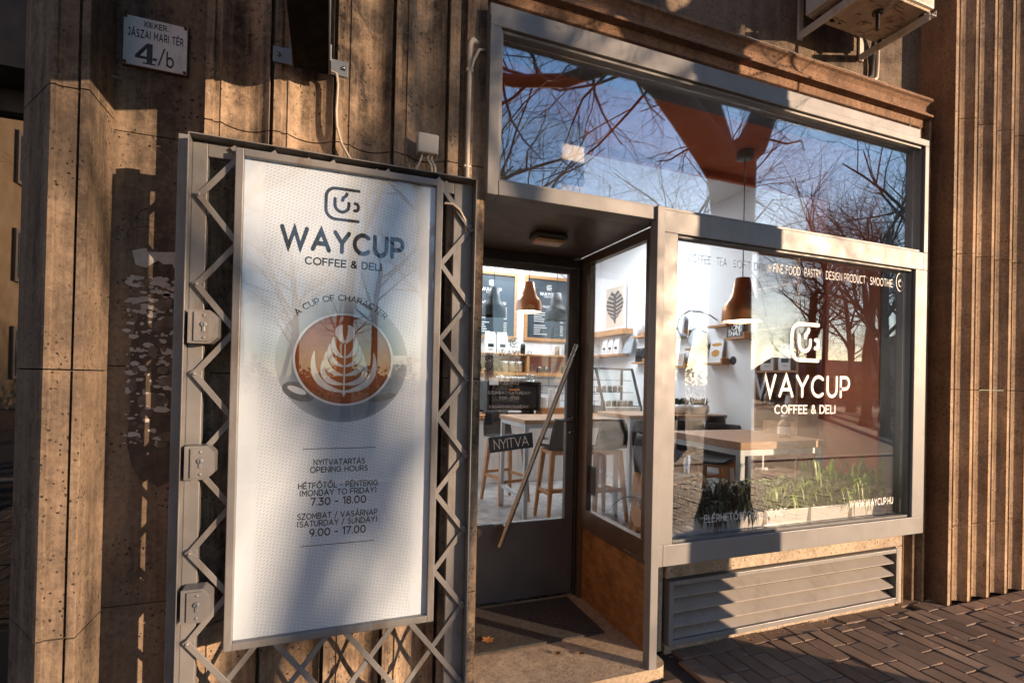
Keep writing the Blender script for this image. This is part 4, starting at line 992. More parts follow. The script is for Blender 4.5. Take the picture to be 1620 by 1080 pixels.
# ------------------------------------------------------------------ right-hand side: bookcase, bags, ledges, books
bk = thing('bookcase','tall open wooden bookcase against the terracotta wall','bookcase',(4.84,4.21,ZF))
Yb0,Yb1 = 3.915,4.49
m = M(); m.box(4.68,4.995,Yb1-.026,Yb1,ZF,3.12); m.box(4.68,4.995,Yb0,Yb0+.026,ZF,3.12); m.build('side_panel', MT['shelfwood'], bk, bevel=.002)
for z in (.12,.52,.90,1.265,1.667,2.15,2.62,3.095):
    m = M(); m.box(4.682,4.98,Yb0+.0265,Yb1-.0265,z-.024,z); m.build('shelf', MT['shelfwood'], bk, bevel=.002)
m = M(); m.box(4.981,4.992,Yb0+.027,Yb1-.027,ZF,3.11); m.build('back_panel', MT['shelfwood'], bk)
def bag_proto(mat, lab, grp):
    t = thing('coffee_bag', lab, 'coffee bag', (0,0,0), grp)
    w,d,h = .078,.045,.30
    ring = [(w,d,0),(w*1.03,d*1.08,.06),(w,d*.95,.18),(w*.97,d*.45,.255),(w*.95,.006,.285),(w*.95,.005,h)]
    m = M(); vs = []
    for a,b,z in ring: vs += [(-a,-b,z),(a,-b,z),(a*1.0,0,z),(a,b,z),(-a,b,z),(-a*1.0,0,z)]
    n = 6; m.add(vs,[(k*n+i,k*n+(i+1)%n,(k+1)*n+(i+1)%n,(k+1)*n+i) for k in range(len(ring)-1) for i in range(n)]+[tuple(range(n))[::-1],tuple(range((len(ring)-1)*n,len(ring)*n))]); m.build('pouch', mat, t, bevel=.004)
    m = M(); m.box(-.042,.042,-.0515,-.0485,.085,.130); m.build('label', MT['ink'] if mat is MT['bag'] else MT['paper'], t)
    m = M(); m.box(-.02,.02,-.050,-.047,.175,.180); m.box(-.03,.03,-.0515,-.049,.045,.047); m.box(-.03,.03,-.0515,-.049,.053,.055); m.build('small_print', MT['ink'], t)
    return t
b0 = bag_proto(MT['bag'],'white coffee bag at the left of the bookcase shelf','coffee bags in the cafe'); b0.location = (4.76,4.36,1.668); b0.rotation_euler = (0,0,R(-78))
kb = bag_proto(MT['brownbag'],'brown coffee bag between the two white bags on the bookcase shelf','coffee bags in the cafe'); kb.location = (4.80,4.245,1.668); kb.rotation_euler = (0,0,R(-30))
dup(b0,(4.76,4.115,1.668),R(-84),'white coffee bag with a black label at the right of the bookcase shelf')
dup(kb,(4.80,4.01,1.668),R(-50),'brown coffee bag at the right end of the bookcase shelf')
# dried flowers and bits in the bookcase
fl = thing('dried_bouquet','bunch of dried brown and orange flowers on the bookcase shelf','flowers',(4.82,4.12,1.266))
m = M(); m.lathe([(0,0),(.05,0),(.06,.06),(.045,.12),(.05,.13)],(4.82,4.12,1.266),18); m.build('vase', MT['ceramic'], fl)
m = M()
for k in range(130):
    a = rb.uniform(0,6.28); r_ = .20*math.sqrt(rb.random()); z = 1.40+rb.uniform(0,.22); c = (4.80+.55*r_*math.cos(a),4.14+r_*math.sin(a),min(z,1.625)); s_ = rb.uniform(.012,.026)
    for q in range(4):
        b_ = rb.uniform(0,6.28); m.add([(c[0],c[1],c[2]),(c[0]+s_*math.cos(b_),c[1]+s_*math.sin(b_),c[2]+s_*.5),(c[0]+s_*math.cos(b_+1),c[1]+s_*math.sin(b_+1),c[2]+s_*.6)],[(0,1,2)])
    m.tube([(4.82,4.12,1.38),c],.0015,3,caps=False)
m.build('flower_heads', MT['flower'], fl)
m = M(); m.lathe([(0,0),(.035,0),(.037,.10),(.03,.13),(.014,.15),(.014,.17),(0,.17)],(4.74,4.36,1.266),16); solo(m,'jar',MT['jar'],'dark spice jar on the bookcase shelf left of the dried flowers','jar',(4.74,4.36,1.266))
m = M(); m.box(4.72,4.85,3.98,4.40,.91,1.10); m.box(4.715,4.7195,3.98,4.40,.93,.935); solo(m,'storage_box',MT['oak'],'wooden storage box on a low shelf of the bookcase','box',(4.78,4.19,.901),bevel=.004)
# display ledges with books on the white wall
lp = thing('display_ledge','small wooden display ledge','ledge',(0,0,0),'wooden ledges on the white wall')
m = M(); m.box(-.13,.0,-.16,.16,-.028,0); m.build('board', MT['oak'], lp, bevel=.002)
m = M(); m.box(-.13,.0,-.188,-.1605,-.028,.055); m.build('upstand', MT['oak'], lp, bevel=.002)
def ledge(px0,px1,py,lab,first=False):
    a, b = onX(px0,py,XW), onX(px1,py,XW); y = (a.y+b.y)/2; loc = (XW-.001, y, (a.z+b.z)/2)
    if first: lp.location = loc; lp['label'] = lab; return lp, loc
    return dup(lp, loc, 0, lab), loc
def book(loc, dy, w, h, mat, lab, deco=None, lean=R(10)):
    x, y, z = loc; t = thing('book', lab, 'book', (x-.075,y+dy,z+.001))
    m = M(); m.box(-.010,.010,-w/2,w/2,0,h); o = m.build('cover', mat, None, bevel=.002); o.parent = t; o.rotation_euler = (0,lean,0)
    if deco:
        m = M(); deco(m,w,h); o = m.build('cover_print', deco.mat, None); o.parent = t; o.rotation_euler = (0,lean,0)
    return t
def deco_type(m,w,h):      # rows of bold capitals
    for k,(s_,) in enumerate((('COME',),('GOOD',),('DONE',),('THAT',))):
        mm = M(); text(mm,s_,0,h*(.76-.23*k),h*.17,0,.24,.18,'c',fit=w*.8); m.add([(-.0112,-v[0],v[2]) for v in mm.v],mm.f)
deco_type.mat = MT['white_vinyl']
def deco_shape(m,w,h):
    m.add([(-.0112,w*.32*math.cos(t),h*.42+h*.16*math.sin(t)) for t in [k*math.pi/10 for k in range(20)]],[tuple(range(20))])
    m.add([(-.0112,w*.40*math.cos(t),h*.80+h*.08*math.sin(t)) for t in [k*math.pi/10 for k in range(20)]],[tuple(range(20))])
deco_shape.mat = paint('orange_print',(.55,.27,.05),.6,.3,30)
def deco_lines(m,w,h):
    for k in range(5): m.add([(-.0112,-w*.35,h*(.2+.14*k)),(-.0112,w*.35,h*(.2+.14*k)),(-.0112,w*.3,h*(.25+.14*k)),(-.0112,-w*.3,h*(.25+.14*k))],[(0,1,2,3)])
deco_lines.mat = paint('red_print',(.45,.12,.06),.6,.3,30)
_,l1 = ledge(1072,1092,579,'lowest left wooden ledge on the white wall, close behind the corner post',True); book(l1,.02,.20,.19,MT['paper'],'small red and white patterned book on the lowest left ledge',deco_lines)
_,l2 = ledge(1122,1154,574,'wooden ledge holding the orange patterned book, lowest of the middle ones'); book(l2,.0,.24,.31,MT['bag'],'book with a yellow and black pattern on the white wall',deco_shape)
_,l3 = ledge(1093,1122,551,'wooden ledge under the round grey plate on the white wall')
_,l4 = ledge(1152,1193,534,'wooden ledge nearest the bookcase, holding a black book'); book(l4,.03,.27,.34,MT['ink'],'black book with bold white capitals on the ledge by the bookcase',deco_type)
_,l5 = ledge(1133,1156,515,'highest wooden ledge on the white wall, beside the copper lamp'); 
_,l6 = ledge(1068,1093,529,'upper left wooden ledge on the white wall beside the wall lamp'); book(l6,-.02,.16,.26,MT['grey_vinyl'],'thin grey book on the upper left ledge of the white wall')
_,l7 = ledge(1008,1028,532,'upper wooden ledge seen through the side screen'); _,l8 = ledge(1008,1028,573,'lower wooden ledge seen through the side screen')
m = M(); x,y,z = l7; m.lathe([(0,0),(.05,0),(.052,.20),(.03,.25),(.015,.30),(.015,.33),(0,.33)],(x-.065,y,z+.001),16); solo(m,'bottle',MT['bag'],'white bottle with a dark label on the upper ledge in the side screen','bottle',(x-.065,y,z+.001))
for k,dy in enumerate((-.07,.07)):
    x,y,z = l8; m = M(); m.lathe([(0,0),(.045,0),(.045,.22),(.03,.235),(0,.236)],(x-.065,y+dy,z+.001),16); solo(m,'tin',MT['dark_metal'],'dark tin on the lower ledge in the side screen, %s one'%('nearer' if k == 0 else 'farther'),'tin',(x-.065,y+dy,z+.001))
for k,(px_,py_,lab) in enumerate(((1097,573,'low left'),(1160,570,'by the patterned book'),(1127,547,'above the patterned book'),(1190,532,'beside the bookcase'),(1098,526,'by the wall lamp'))):
    p = onX(px_,py_,XW); m = M(); m.prism([(p.y+.055*math.cos(t),p.z+.055*math.sin(t)) for t in [q*math.pi/12 for q in range(24)]],XW-.004,XW-.0005,'x'); solo(m,'wall_disc',MT['ink'],'round black price disc on the white wall, '+lab,'disc',(XW,p.y,p.z-.055))
x,y,z = l3; m = M(); m.lathe([(0,.012),(.10,.006),(.15,0),(.15,.004),(.10,.010),(0,.016)],(0,0,0),28); pt = solo(m,'decorative_plate',MT['legmetal'],'round grey plate standing on a ledge below the wall lamp','plate',(0,0,0)); pt.location = (x-.07,y,z+.152); pt.rotation_euler = (0,R(-76),0)
# gooseneck wall lamp
wl = thing('wall_lamp','dark gooseneck wall lamp with a pale round shade on the white wall','wall lamp',(XW,onX(1131,503,XW).y,2.2))
pts = [onX(1134,506,XW-.002),onX(1124,499,XW-.10),onX(1108,493,XW-.25),onX(1090,492,XW-.35),onX(1078,499,XW-.42),onX(1072,512,XW-.42),onX(1073,522,XW-.42)]
m = M(); m.tube(pts,.009,8); m.build('arm', MT['black'], wl)
e = pts[-1]; m = M(); m.lathe([(.02,.0),(.05,-.02),(.14,-.09),(.15,-.11)],e,24); m.build('lamp_shade', MT['legmetal'], wl, solid=.003)
# shelves with the leaf poster at the far end of the white wall
a, b = onX(950,527,XW), onX(1002,517,XW)
m = M(); m.box(XW-.22,XW-.001,b.y,BW-.02,2.34,2.44); solo(m,'wall_shelf',MT['oak'],'thick wooden shelf under the leaf poster','shelf',(XW,7.9,2.34),bevel=.004)
m = M(); m.box(XW-.22,XW-.001,b.y+.12,BW-.02,1.96,2.0); solo(m,'wall_shelf',MT['oak'],'thinner wooden shelf with coffee bags below the poster shelf','shelf',(XW,7.9,1.96),bevel=.003)
ps = thing('leaf_poster','framed poster of a black split leaf standing on the thick shelf','poster',(XW-.1,8.02,2.441))
ya, yb2, za, zb2 = 7.66, 8.30, 2.441, 3.26
m = M(); m.box(XW-.06,XW-.045,ya-.03,yb2+.03,za,zb2+.03); m.build('frame', MT['white'], ps, bevel=.003)
m = M(); m.box(XW-.064,XW-.0605,ya+.02,yb2-.02,za+.06,zb2-.02); m.build('paper', MT['paperprint'], ps)
m = M(); yc, z0, hh = (ya+yb2)/2, za+.18, .50
for sd in (-1,1):
    for k in range(7):
        f0, f1 = k/7, (k+.72)/7
        def wv(f): return .29*math.sin(math.pi*min(1,(f*.86+.10)))**.75
        za_, zb_ = z0+hh*f0, z0+hh*f1
        m.add([(XW-.0652,yc,za_),(XW-.0652,yc,zb_),(XW-.0652,yc+sd*wv(f1),zb_+.075),(XW-.0652,yc+sd*wv(f0)*1.02,za_+.070)],[(0,1,2,3)])
m.add([(XW-.0653,yc-.03,z0-.07),(XW-.0653,yc+.03,z0-.0),(XW-.0653,yc+.05,z0+hh),(XW-.0653,yc-.05,z0+hh),(XW-.0653,yc-.05,z0)],[(0,1,2,3,4)])
m.build('leaf_print', MT['ink'], ps)
dup(b0,(XW-.12,7.95,2.001),R(-90),'white coffee bag on the lower shelf, farthest from the poster edge'); dup(b0,(XW-.12,7.75,2.001),R(-90),'white coffee bag in the middle of the lower shelf below the poster'); dup(b0,(XW-.12,8.15,2.001),R(-90),'white coffee bag deepest on the lower shelf in the corner')
m = M(); m.box(-.012,.012,-.13,.13,0,.32); o = solo(m,'picture_board',MT['grey_vinyl'],'grey picture board leaning at the near end of the lower shelf','picture',(0,0,0),bevel=.002); o.location = (XW-.11,7.48,2.001); o.rotation_euler = (0,R(14),0)

# bowls of succulents on the second table
for k,(x,y,lab) in enumerate(((4.36,5.40,'left white bowl of dark succulents on the table by the white wall'),(4.60,5.33,'right white bowl of dark succulents on the table by the white wall'))):
    t = thing('planted_bowl',lab,'potted plant',(x,y,1.10),'planted bowls on the table')
    m = M(); m.lathe([(0,.001),(.10,.001),(.135,.03),(.14,.08),(.128,.125),(.118,.12),(.12,.09),(0,.09)],(x,y,1.10),26); m.build('bowl', MT['ceramic'], t)
    m = M()
    for q in range(90):
        a = rb.uniform(0,6.28); r_ = .11*math.sqrt(rb.random()); blade(m,(x+r_*math.cos(a),y+r_*math.sin(a),1.20+rb.uniform(0,.05)),rb.uniform(0,6.28),rb.uniform(.03,.08),rb.uniform(.02,.08),.01,.010,rb)
    m.build('succulents', MT['leafd'], t)
bt = thing('bottle','small labelled bottle standing on the window table','bottle',(3.33,2.90,1.10))
m = M(); m.lathe([(0,.001),(.042,.001),(.045,.01),(.045,.10),(.03,.125),(.02,.135),(.02,.15)],(3.33,2.90,1.10),20); m.build('glass', MT['jar'], bt)
m = M(); m.lathe([(.0458,.025),(.0458,.085)],(3.33,2.90,1.10),20); m.build('label', MT['bag'], bt)
m = M(); m.lathe([(0,.15),(.022,.15),(.022,.172),(0,.174)],(3.33,2.90,1.10),16); m.build('cap', MT['bag'], bt)

# ------------------------------------------------------------------ counter and everything behind it
ct = thing('bar_counter','long white panelled bar counter with a wooden top','counter',(3.1,6.9,ZF))
m = M()
for k in range(42): m.box(1.2+.09*k,1.2+.09*k+.086,6.60,6.62,ZF+.12,.93)
m.box(1.2,4.98,6.605,7.2,ZF,.93); m.build('front_panel', MT['white'], ct)
m = M(); m.box(1.2,4.98,6.585,6.604,ZF,ZF+.115); m.build('skirting', MT['white'], ct, bevel=.003)
m = M(); m.box(1.15,4.985,6.56,7.25,.945,1.0); m.build('counter_top', MT['oak'], ct, bevel=.004)
m = M(); m.box(1.18,4.98,6.59,7.2,.9305,.9445); m.build('shadow_rail', MT['gate_dark'], ct)
em = thing('espresso_machine','black espresso machine with a glossy back panel on the counter','coffee machine',(2.55,6.95,1.0))
m = M(); m.box(2.16,2.92,6.82,7.20,1.05,1.44); m.box(2.20,2.28,6.80,7.15,1.001,1.05); m.box(2.80,2.88,6.80,7.15,1.001,1.05); m.build('body', MT['dark_metal'], em, bevel=.012)
m = M(); m.prism([(6.74,1.09),(6.80,1.06),(6.815,1.40),(6.75,1.40)],2.20,2.88,'x'); m.build('back_panel', MT['seat'], em, bevel=.006)
m = M(); m.box(2.13,2.95,6.74,7.22,1.4405,1.475); m.build('cup_rail', MT['dark_metal'], em, bevel=.004)
m = M(); m.box(2.125,2.159,6.74,7.20,1.05,1.47); m.box(2.921,2.955,6.74,7.20,1.05,1.47); m.build('side_frame', MT['black'], em, bevel=.006)
m = M(); m.box(2.45,2.62,6.735,6.7395,1.345,1.365); m.build('orange_badge', paint('orange_badge',(.55,.18,.04),.4), em)
m = M(); m.box(2.15,2.29,6.735,6.739,1.42,1.52); solo(m,'paper_note',MT['bag'],'white paper note stuck on the left of the espresso machine','note',(2.22,6.737,1.42))
cup = thing('cup','white cup','cup',(0,0,0),'white cups on top of the espresso machine')
m = M(); m.lathe([(0,.002),(.026,.002),(.038,.03),(.043,.068),(.040,.068),(.034,.03),(0,.012)],(0,0,0),18); m.build('bowl', MT['ceramic'], cup)
m = M(); m.tube([(.040,0,.055),(.060,0,.052),(.062,0,.034),(.038,0,.024)],.005,6); m.build('handle', MT['ceramic'], cup)
cl = ['leftmost white cup on the espresso machine','second white cup from the left on the espresso machine','third white cup from the left on the espresso machine','fourth white cup from the left on the espresso machine','fifth white cup from the left on the espresso machine']
for k in range(5):
    loc = (2.34+.09*k,6.86,1.476)
    if k == 0: cup.location = loc; cup['label'] = cl[0]
    else: dup(cup,loc,.4*k,cl[k])
for k in range(2):
    m = M(); m.lathe([(0,.002),(.032,.002),(.037,.11),(.034,.11),(.030,.008),(0,.008)],(2.80+.085*k,6.86,1.476),16); solo(m,'drinking_glass',MT['clearglass'],('left' if k == 0 else 'right')+' upturned glass beside the cups on the espresso machine','glass',(2.80+.085*k,6.86,1.476))
tr = thing('wooden_tray','wooden crate tray on the counter holding the paper cups','tray',(3.14,6.78,1.0))
m = M(); m.box(2.95,3.36,6.66,6.68,1.001,1.10); m.box(2.95,3.36,6.90,6.92,1.001,1.10); m.box(2.95,2.97,6.68,6.90,1.001,1.10); m.box(3.34,3.36,6.68,6.90,1.001,1.10); m.build('crate_side', MT['oak'], tr, bevel=.003)
m = M(); m.box(2.97,3.34,6.68,6.90,1.001,1.02); m.build('crate_base', MT['oak'], tr)
for k,(x,h,lab) in enumerate(((3.02,.26,'short stack of white paper cups, left in the tray'),(3.13,.36,'tall stack of white paper cups, middle in the tray'),(3.24,.38,'tallest stack of white paper cups, right in the tray'))):
    m = M(); prof = [(0,0),(.033,0)]
    z = .0
    while z < h: prof += [(.040,z+.075),(.044,z+.08),(.041,z+.084)]; z += .03 if z+.03 < h-.08 else h
    prof += [(0,prof[-1][1])]; m.lathe(prof,(x,6.78,1.021),20); solo(m,'paper_cup_stack',MT['ceramic'],lab,'paper cups',(x,6.78,1.021))
# cake display
dc = thing('cake_display','slanted glass cake display case with metal base on the counter','display case',(4.27,6.95,1.0))
xa, xb = 3.93, 4.62
pr_ = [(6.60,1.001),(7.20,1.001),(7.20,1.72),(6.90,1.72),(6.86,1.70),(6.62,1.12)]
for x in (xa,xb-.03):
    m = M(); inn = [(6.66,1.13),(7.16,1.13),(7.16,1.68),(6.89,1.68)]
    m.box(x,x+.03,6.60,7.20,1.001,1.13); m.box(x,x+.03,7.165,7.20,1.13,1.72); m.box(x,x+.03,6.88,7.165,1.69,1.72)
    m.obox((x+.015,6.755,1.41),(.0148,0,0),Vector((0,.127,.290)),Vector((0,-.018,.008))); m.build('side_frame', MT['black'], dc, bevel=.003)
m = M(); m.box(xa+.031,xb-.031,6.605,7.19,1.001,1.115); m.build('base', MT['acwhite'], dc, bevel=.004)
m = M(); m.box(xa+.031,xb-.031,6.87,7.19,1.695,1.718); m.build('top', MT['steel'], dc)
m = M(); m.obox(((xa+xb)/2,6.755,1.41),((xb-xa)/2-.032,0,0),Vector((0,.127,.290))*.99,Vector((0,-.003,.0013))); m.build('front_glass', MT['clearglass'], dc)
m = M(); m.box(xa+.031,xb-.031,6.80,7.18,1.33,1.338); m.box(xa+.031,xb-.031,6.88,7.18,1.52,1.528); m.build('shelf', MT['dark_metal'], dc)
jr = thing('dessert_jar','small dessert jar','jar',(0,0,0),'dessert jars in the cake display')
m = M(); m.lathe([(0,.001),(.034,.001),(.038,.01),(.038,.07),(.030,.085)],(0,0,0),14); m.build('jar_body', MT['jar'], jr)
m = M(); m.lathe([(.031,.085),(.033,.087),(.033,.102),(0,.104)],(0,0,0),14); m.build('lid', MT['white'], jr)
first = True; ords = ['first','second','third','fourth','fifth','sixth']
for r_,(y,z,n) in enumerate(((6.78,1.116,6),(6.92,1.339,5))):
    for k in range(n):
        loc = (xa+.09+.10*k,y,z); lab = 'dessert jar, %s from the left on the %s of the cake display'%(ords[k],('floor','glass shelf')[r_])
        if first: jr.location = loc; jr['label'] = lab; first = False
        else: dup(jr,loc,0,lab)
# wall shelf box behind the bar
ws = thing('bar_shelf','long wooden shelf box with pink back on the tiled bar wall','shelf',(3.3,8.45,1.58))
SY = 8.34
m = M(); m.box(2.1,4.5,SY,BW-.014,1.935,1.965); m.box(2.1,4.5,SY,BW-.014,1.575,1.632); m.build('shelf_board', MT['oak'], ws, bevel=.003)
m = M(); m.box(3.365,3.415,SY+.002,BW-.016,1.633,1.934); m.box(4.47,4.5,SY+.002,BW-.016,1.633,1.934); m.build('divider', MT['oak'], ws)
m = M(); m.box(2.1,4.47,BW-.022,BW-.0145,1.633,1.934); m.build('pink_back', MT['pink'], ws)
for k in range(7):
    loc = (2.44+.135*k,8.46,1.633); o = dup(jr,loc,0,'storage jar, %s from the left in the left bay of the bar shelf'%(ords+['seventh'])[k],'storage jars in the bar shelf',1.9)
for k,(x,kind,lab) in enumerate(((3.50,0,'round glass pot at the left of the pink bay'),(3.66,1,'metal milk jug left of the middle in the pink bay'),(3.80,1,'second metal milk jug in the pink bay'),(3.97,0,'tall glass carafe in the pink bay'),(4.16,2,'black cup in the pink bay'),(4.32,0,'glass jug at the right end of the pink bay'))):
    m = M(); h = (.15,.11,.14)[kind]*(1.5 if 'tall' in lab else 1); m.lathe([(0,.001),(.05,.001),(.062,h*.35),(.045,h*.85),(.05,h),(.047,h),(.042,h*.85),(.058,h*.35),(0,.008)],(x,8.45,1.633),18); m.tube([(x+.046,8.45,1.633+h*.85),(x+.085,8.45,1.633+h*.75),(x+.085,8.45,1.633+h*.4),(x+.058,8.45,1.633+h*.3)],.006,6)
    solo(m,('glass_jug','milk_jug','cup')[kind],(MT['clearglass'],MT['steel'],MT['black'])[kind],lab,('jug','jug','cup')[kind],(x,8.45,1.633))
dup(b0,(2.70,8.47,1.966),0,'white coffee bag on top of the bar shelf, left of its pair',scale=1.25); dup(b0,(2.92,8.47,1.966),0,'white coffee bag on top of the bar shelf, right of its pair',scale=1.25)
for k,(x,h,mt,lab) in enumerate(((3.22,.15,'bag','pale tin on top of the bar shelf beside the white bags'),(3.33,.19,'dark_metal','dark tin on top of the bar shelf beside the pale tin'),(4.02,.17,'jar','labelled jar on top of the bar shelf under the right menu'),(4.22,.24,'black','black flask on top of the bar shelf at its right end'))):
    m = M(); m.lathe([(0,.001),(.045,.001),(.045,h*.85),(.035,h*.92),(.035,h),(0,h)],(x,8.47,1.966),18); solo(m,'canister',MT[mt],lab,'canister',(x,8.47,1.966))
# menu boards
for k,(x0,x1,hd,lab) in enumerate(((2.25,3.235,'KÁVÉ / COFFEE','left slate menu board in a wooden frame on the back wall'),(3.385,4.37,'FORRÓ ITALOK / HOT DRINKS','right slate menu board in a wooden frame on the back wall'))):
    z0, z1 = 2.228, 3.44; xc = (x0+x1)/2; f = .058
    t = thing('menu_slate',lab,'menu board',(xc,BW-.03,z0))
    m = M(); m.box(x0,x0+f,BW-.055,BW-.002,z0,z1); m.box(x1-f,x1,BW-.055,BW-.002,z0,z1); m.box(x0+f,x1-f,BW-.055,BW-.002,z1-f,z1); m.box(x0+f,x1-f,BW-.055,BW-.002,z0,z0+f); m.build('frame', MT['oak'], t, bevel=.004)
    m = M(); m.box(x0+f,x1-f,BW-.030,BW-.01,z0+f,z1-f); m.build('slate', MT['slate'], t)
    y = BW-.0308; WV = MT['white_vinyl']
    lg(t,WV,xc-.045,3.19,.09,y,.11); tx(t,WV,'WAYCUP',xc,3.09,.052,y,.20,.34,'c'); tx(t,WV,'COFFEE & DELI',xc,3.055,.018,y,.18,.3,'c')
    tx(t,WV,hd,xc,2.86,.036,y,.18,.3,'c',fit=.56); r6 = random.Random(k); m = M()
    for j in range(12):
        z = 2.80-.040*j
        if j == 6: continue
        ribbon(m,[(xc-.30,z),(xc-.30+r6.uniform(.12,.30),z)],.010,lambda u,v:(u,v),y,False); ribbon(m,[(xc+.24,z),(xc+.30,z)],.010,lambda u,v:(u,v),y,False)
    stuff(m.build('price_list', WV, t))
    m = M(); m.tube([(x0+.12,BW-.02,z1),(xc,BW-.01,3.66),(x1-.12,BW-.02,z1)],.005,5); m.build('hanging_string', MT['rust'], t)

# ------------------------------------------------------------------ the barista behind the machine, back to the street
pe = thing('person','brown-haired person in a pale shirt and dark apron behind the espresso machine','person',(2.47,7.72,ZF))
def skin_body(name, verts, edges, radii, mat, root):
    me = bpy.data.meshes.new(name); me.from_pydata([Vector(v) for v in verts],edges,[]); me.materials.append(mat)
    o = bpy.data.objects.new(name,me); COL.objects.link(o); o.parent = root
    sk = o.modifiers.new('skin','SKIN'); sk.use_smooth_shade = True
    for i,r_ in enumerate(radii):
        v_ = me.skin_vertices[0].data[i]; v_.radius = (r_,r_) if not isinstance(r_,tuple) else r_; v_.use_root = (i == 0)
    sb = o.modifiers.new('sub','SUBSURF'); sb.levels = 2; sb.render_levels = 2
    return o
V = [(0,0,.96),(0,0,1.10),(0,0,1.28),(0,.01,1.43),(0,.015,1.52),(0,.0,1.60),(0,.02,1.68),
     (.09,0,.90),(.095,.01,.50),(.10,-.01,.08),(.10,.10,.035), (-.09,0,.90),(-.095,.01,.50),(-.10,-.01,.08),(-.10,.10,.035),
     (.17,.01,1.41),(.22,.05,1.17),(.17,.27,1.10),(.16,.35,1.10), (-.17,.01,1.41),(-.23,.06,1.17),(-.15,.26,1.12),(-.13,.34,1.12)]
Ed = [(0,1),(1,2),(2,3),(3,4),(4,5),(5,6),(0,7),(7,8),(8,9),(9,10),(0,11),(11,12),(12,13),(13,14),(3,15),(15,16),(16,17),(17,18),(3,19),(19,20),(20,21),(21,22)]
Ra = [(.15,.11),(.135,.10),(.155,.105),(.12,.085),.052,.085,.08, .085,.06,.042,.035, .085,.06,.042,.035, .055,.042,.033,.030, .055,.042,.033,.030]
skin_body('body',V,Ed,Ra,MT['skin'],pe)
Vs = [V[0],V[1],V[2],V[3],(0,.012,1.465),V[15],(.20,.035,1.27),V[19],(-.205,.04,1.27)]
skin_body('shirt',Vs,[(0,1),(1,2),(2,3),(3,4),(3,5),(5,6),(3,7),(7,8)],[(.165,.125),(.15,.115),(.17,.12),(.138,.10),.075,.07,.062,.07,.062],MT['shirt'],pe)
skin_body('trousers',[V[0],V[7],V[8],(.10,-.01,.12),V[11],V[12],(-.10,-.01,.12)],[(0,1),(1,2),(2,3),(0,4),(4,5),(5,6)],[(.162,.122),.098,.074,.062,.098,.074,.062],MT['jeans'],pe)
def fingers(hx, s_):
    for k,(dx,L) in enumerate(((-.028,.060),(-.010,.072),(.010,.068),(.028,.055))):
        p = Vector((hx+dx,.385,1.10)); skin_body('finger',[p+Vector((0,-.03,0)),p+Vector((0,L*.5,-.006)),p+Vector((0,L,-.026))],[(0,1),(1,2)],[.009,.0085,.0075],MT['skin'],pe)
    p = Vector((hx-s_*.03,.35,1.10)); skin_body('thumb',[p,p+Vector((-s_*.03,.03,-.008)),p+Vector((-s_*.034,.06,-.018))],[(0,1),(1,2)],[.011,.010,.008],MT['skin'],pe)
fingers(.16,1); fingers(-.13,-1)
m = M()      # face on the far side: eyes, nose, mouth
def L2W(p): return (p[0]+2.47,p[1]+7.72,p[2]+ZF)
m.lathe([(0,-.012),(.010,-.007),(.012,0)],L2W((.032,.086,1.655)),10,axis='y'); m.lathe([(0,-.012),(.010,-.007),(.012,0)],L2W((-.032,.086,1.655)),10,axis='y'); m.build('eye', MT['white'], pe)
m = M(); m.prism([(L2W((-.013,0,0))[0],L2W((0,.085,0))[1]),(L2W((.013,0,0))[0],L2W((0,.085,0))[1]),(L2W((0,0,0))[0],L2W((0,.122,0))[1])],1.655,1.69+.0,'z'); m.build('nose', MT['skin'], pe, bevel=.004)
m = M(); m.tube([L2W((-.024,.083,1.590)),L2W((0,.091,1.588)),L2W((.024,.083,1.590))],.006,6); m.build('mouth', MT['terra'], pe)
m = M(); m.tube([L2W((-.07,-.085,1.485)),L2W((-.11,-.128,1.36)),L2W((-.04,-.150,1.18)),L2W((.10,-.15,1.0))],.012,6,flat=.3); m.tube([L2W((.07,-.085,1.485)),L2W((.11,-.128,1.36)),L2W((.04,-.150,1.18)),L2W((-.10,-.15,1.0))],.012,6,flat=.3)
m.tube([L2W((-.06,-.07,1.50)),L2W((-.085,-.01,1.525)),L2W((-.07,.07,1.49)),L2W((-.06,.12,1.38))],.010,6,flat=.4); m.build('apron_straps', MT['apron'], pe)
m = M(); m.prism([(L2W((-.16,0,0))[0],.62+ZF),(L2W((.16,0,0))[0],.62+ZF),(L2W((.14,0,0))[0],1.38+ZF),(L2W((-.14,0,0))[0],1.38+ZF)],L2W((0,.135,0))[1],L2W((0,.145,0))[1],'y'); m.build('apron', MT['apron'], pe, bevel=.004)
m = M()
for k in range(620):                  # curly hair: many small locks around the skull
    th = rb.uniform(0,2*math.pi); ph = rb.uniform(-.35,1.0)
    ce = math.sqrt(max(0,1-min(1,abs(ph))**2)); d = Vector((math.cos(th)*ce,math.sin(th)*ce,ph))
    if d.y > .55 and ph < .45: continue
    c = Vector((0,.0,1.66))+Vector((d.x*.128,d.y*.128,d.z*.125)); down = Vector((d.x*.35,d.y*.3,-.6 if ph < .75 else -.1)).normalized()
    L = rb.uniform(.06,.17) if ph < .5 else rb.uniform(.03,.07); q = Vector((rb.uniform(-1,1),rb.uniform(-1,1),rb.uniform(-.5,.5)))*.016
    m.tube([L2W(c),L2W(c+down*L*.35+q),L2W(c+down*L*.7-q),L2W(c+down*L+q*1.4)],[.013,.013,.010,.004],4,caps=False)
m.build('hair', MT['hair'], pe); pe.scale = (1.04,)*3

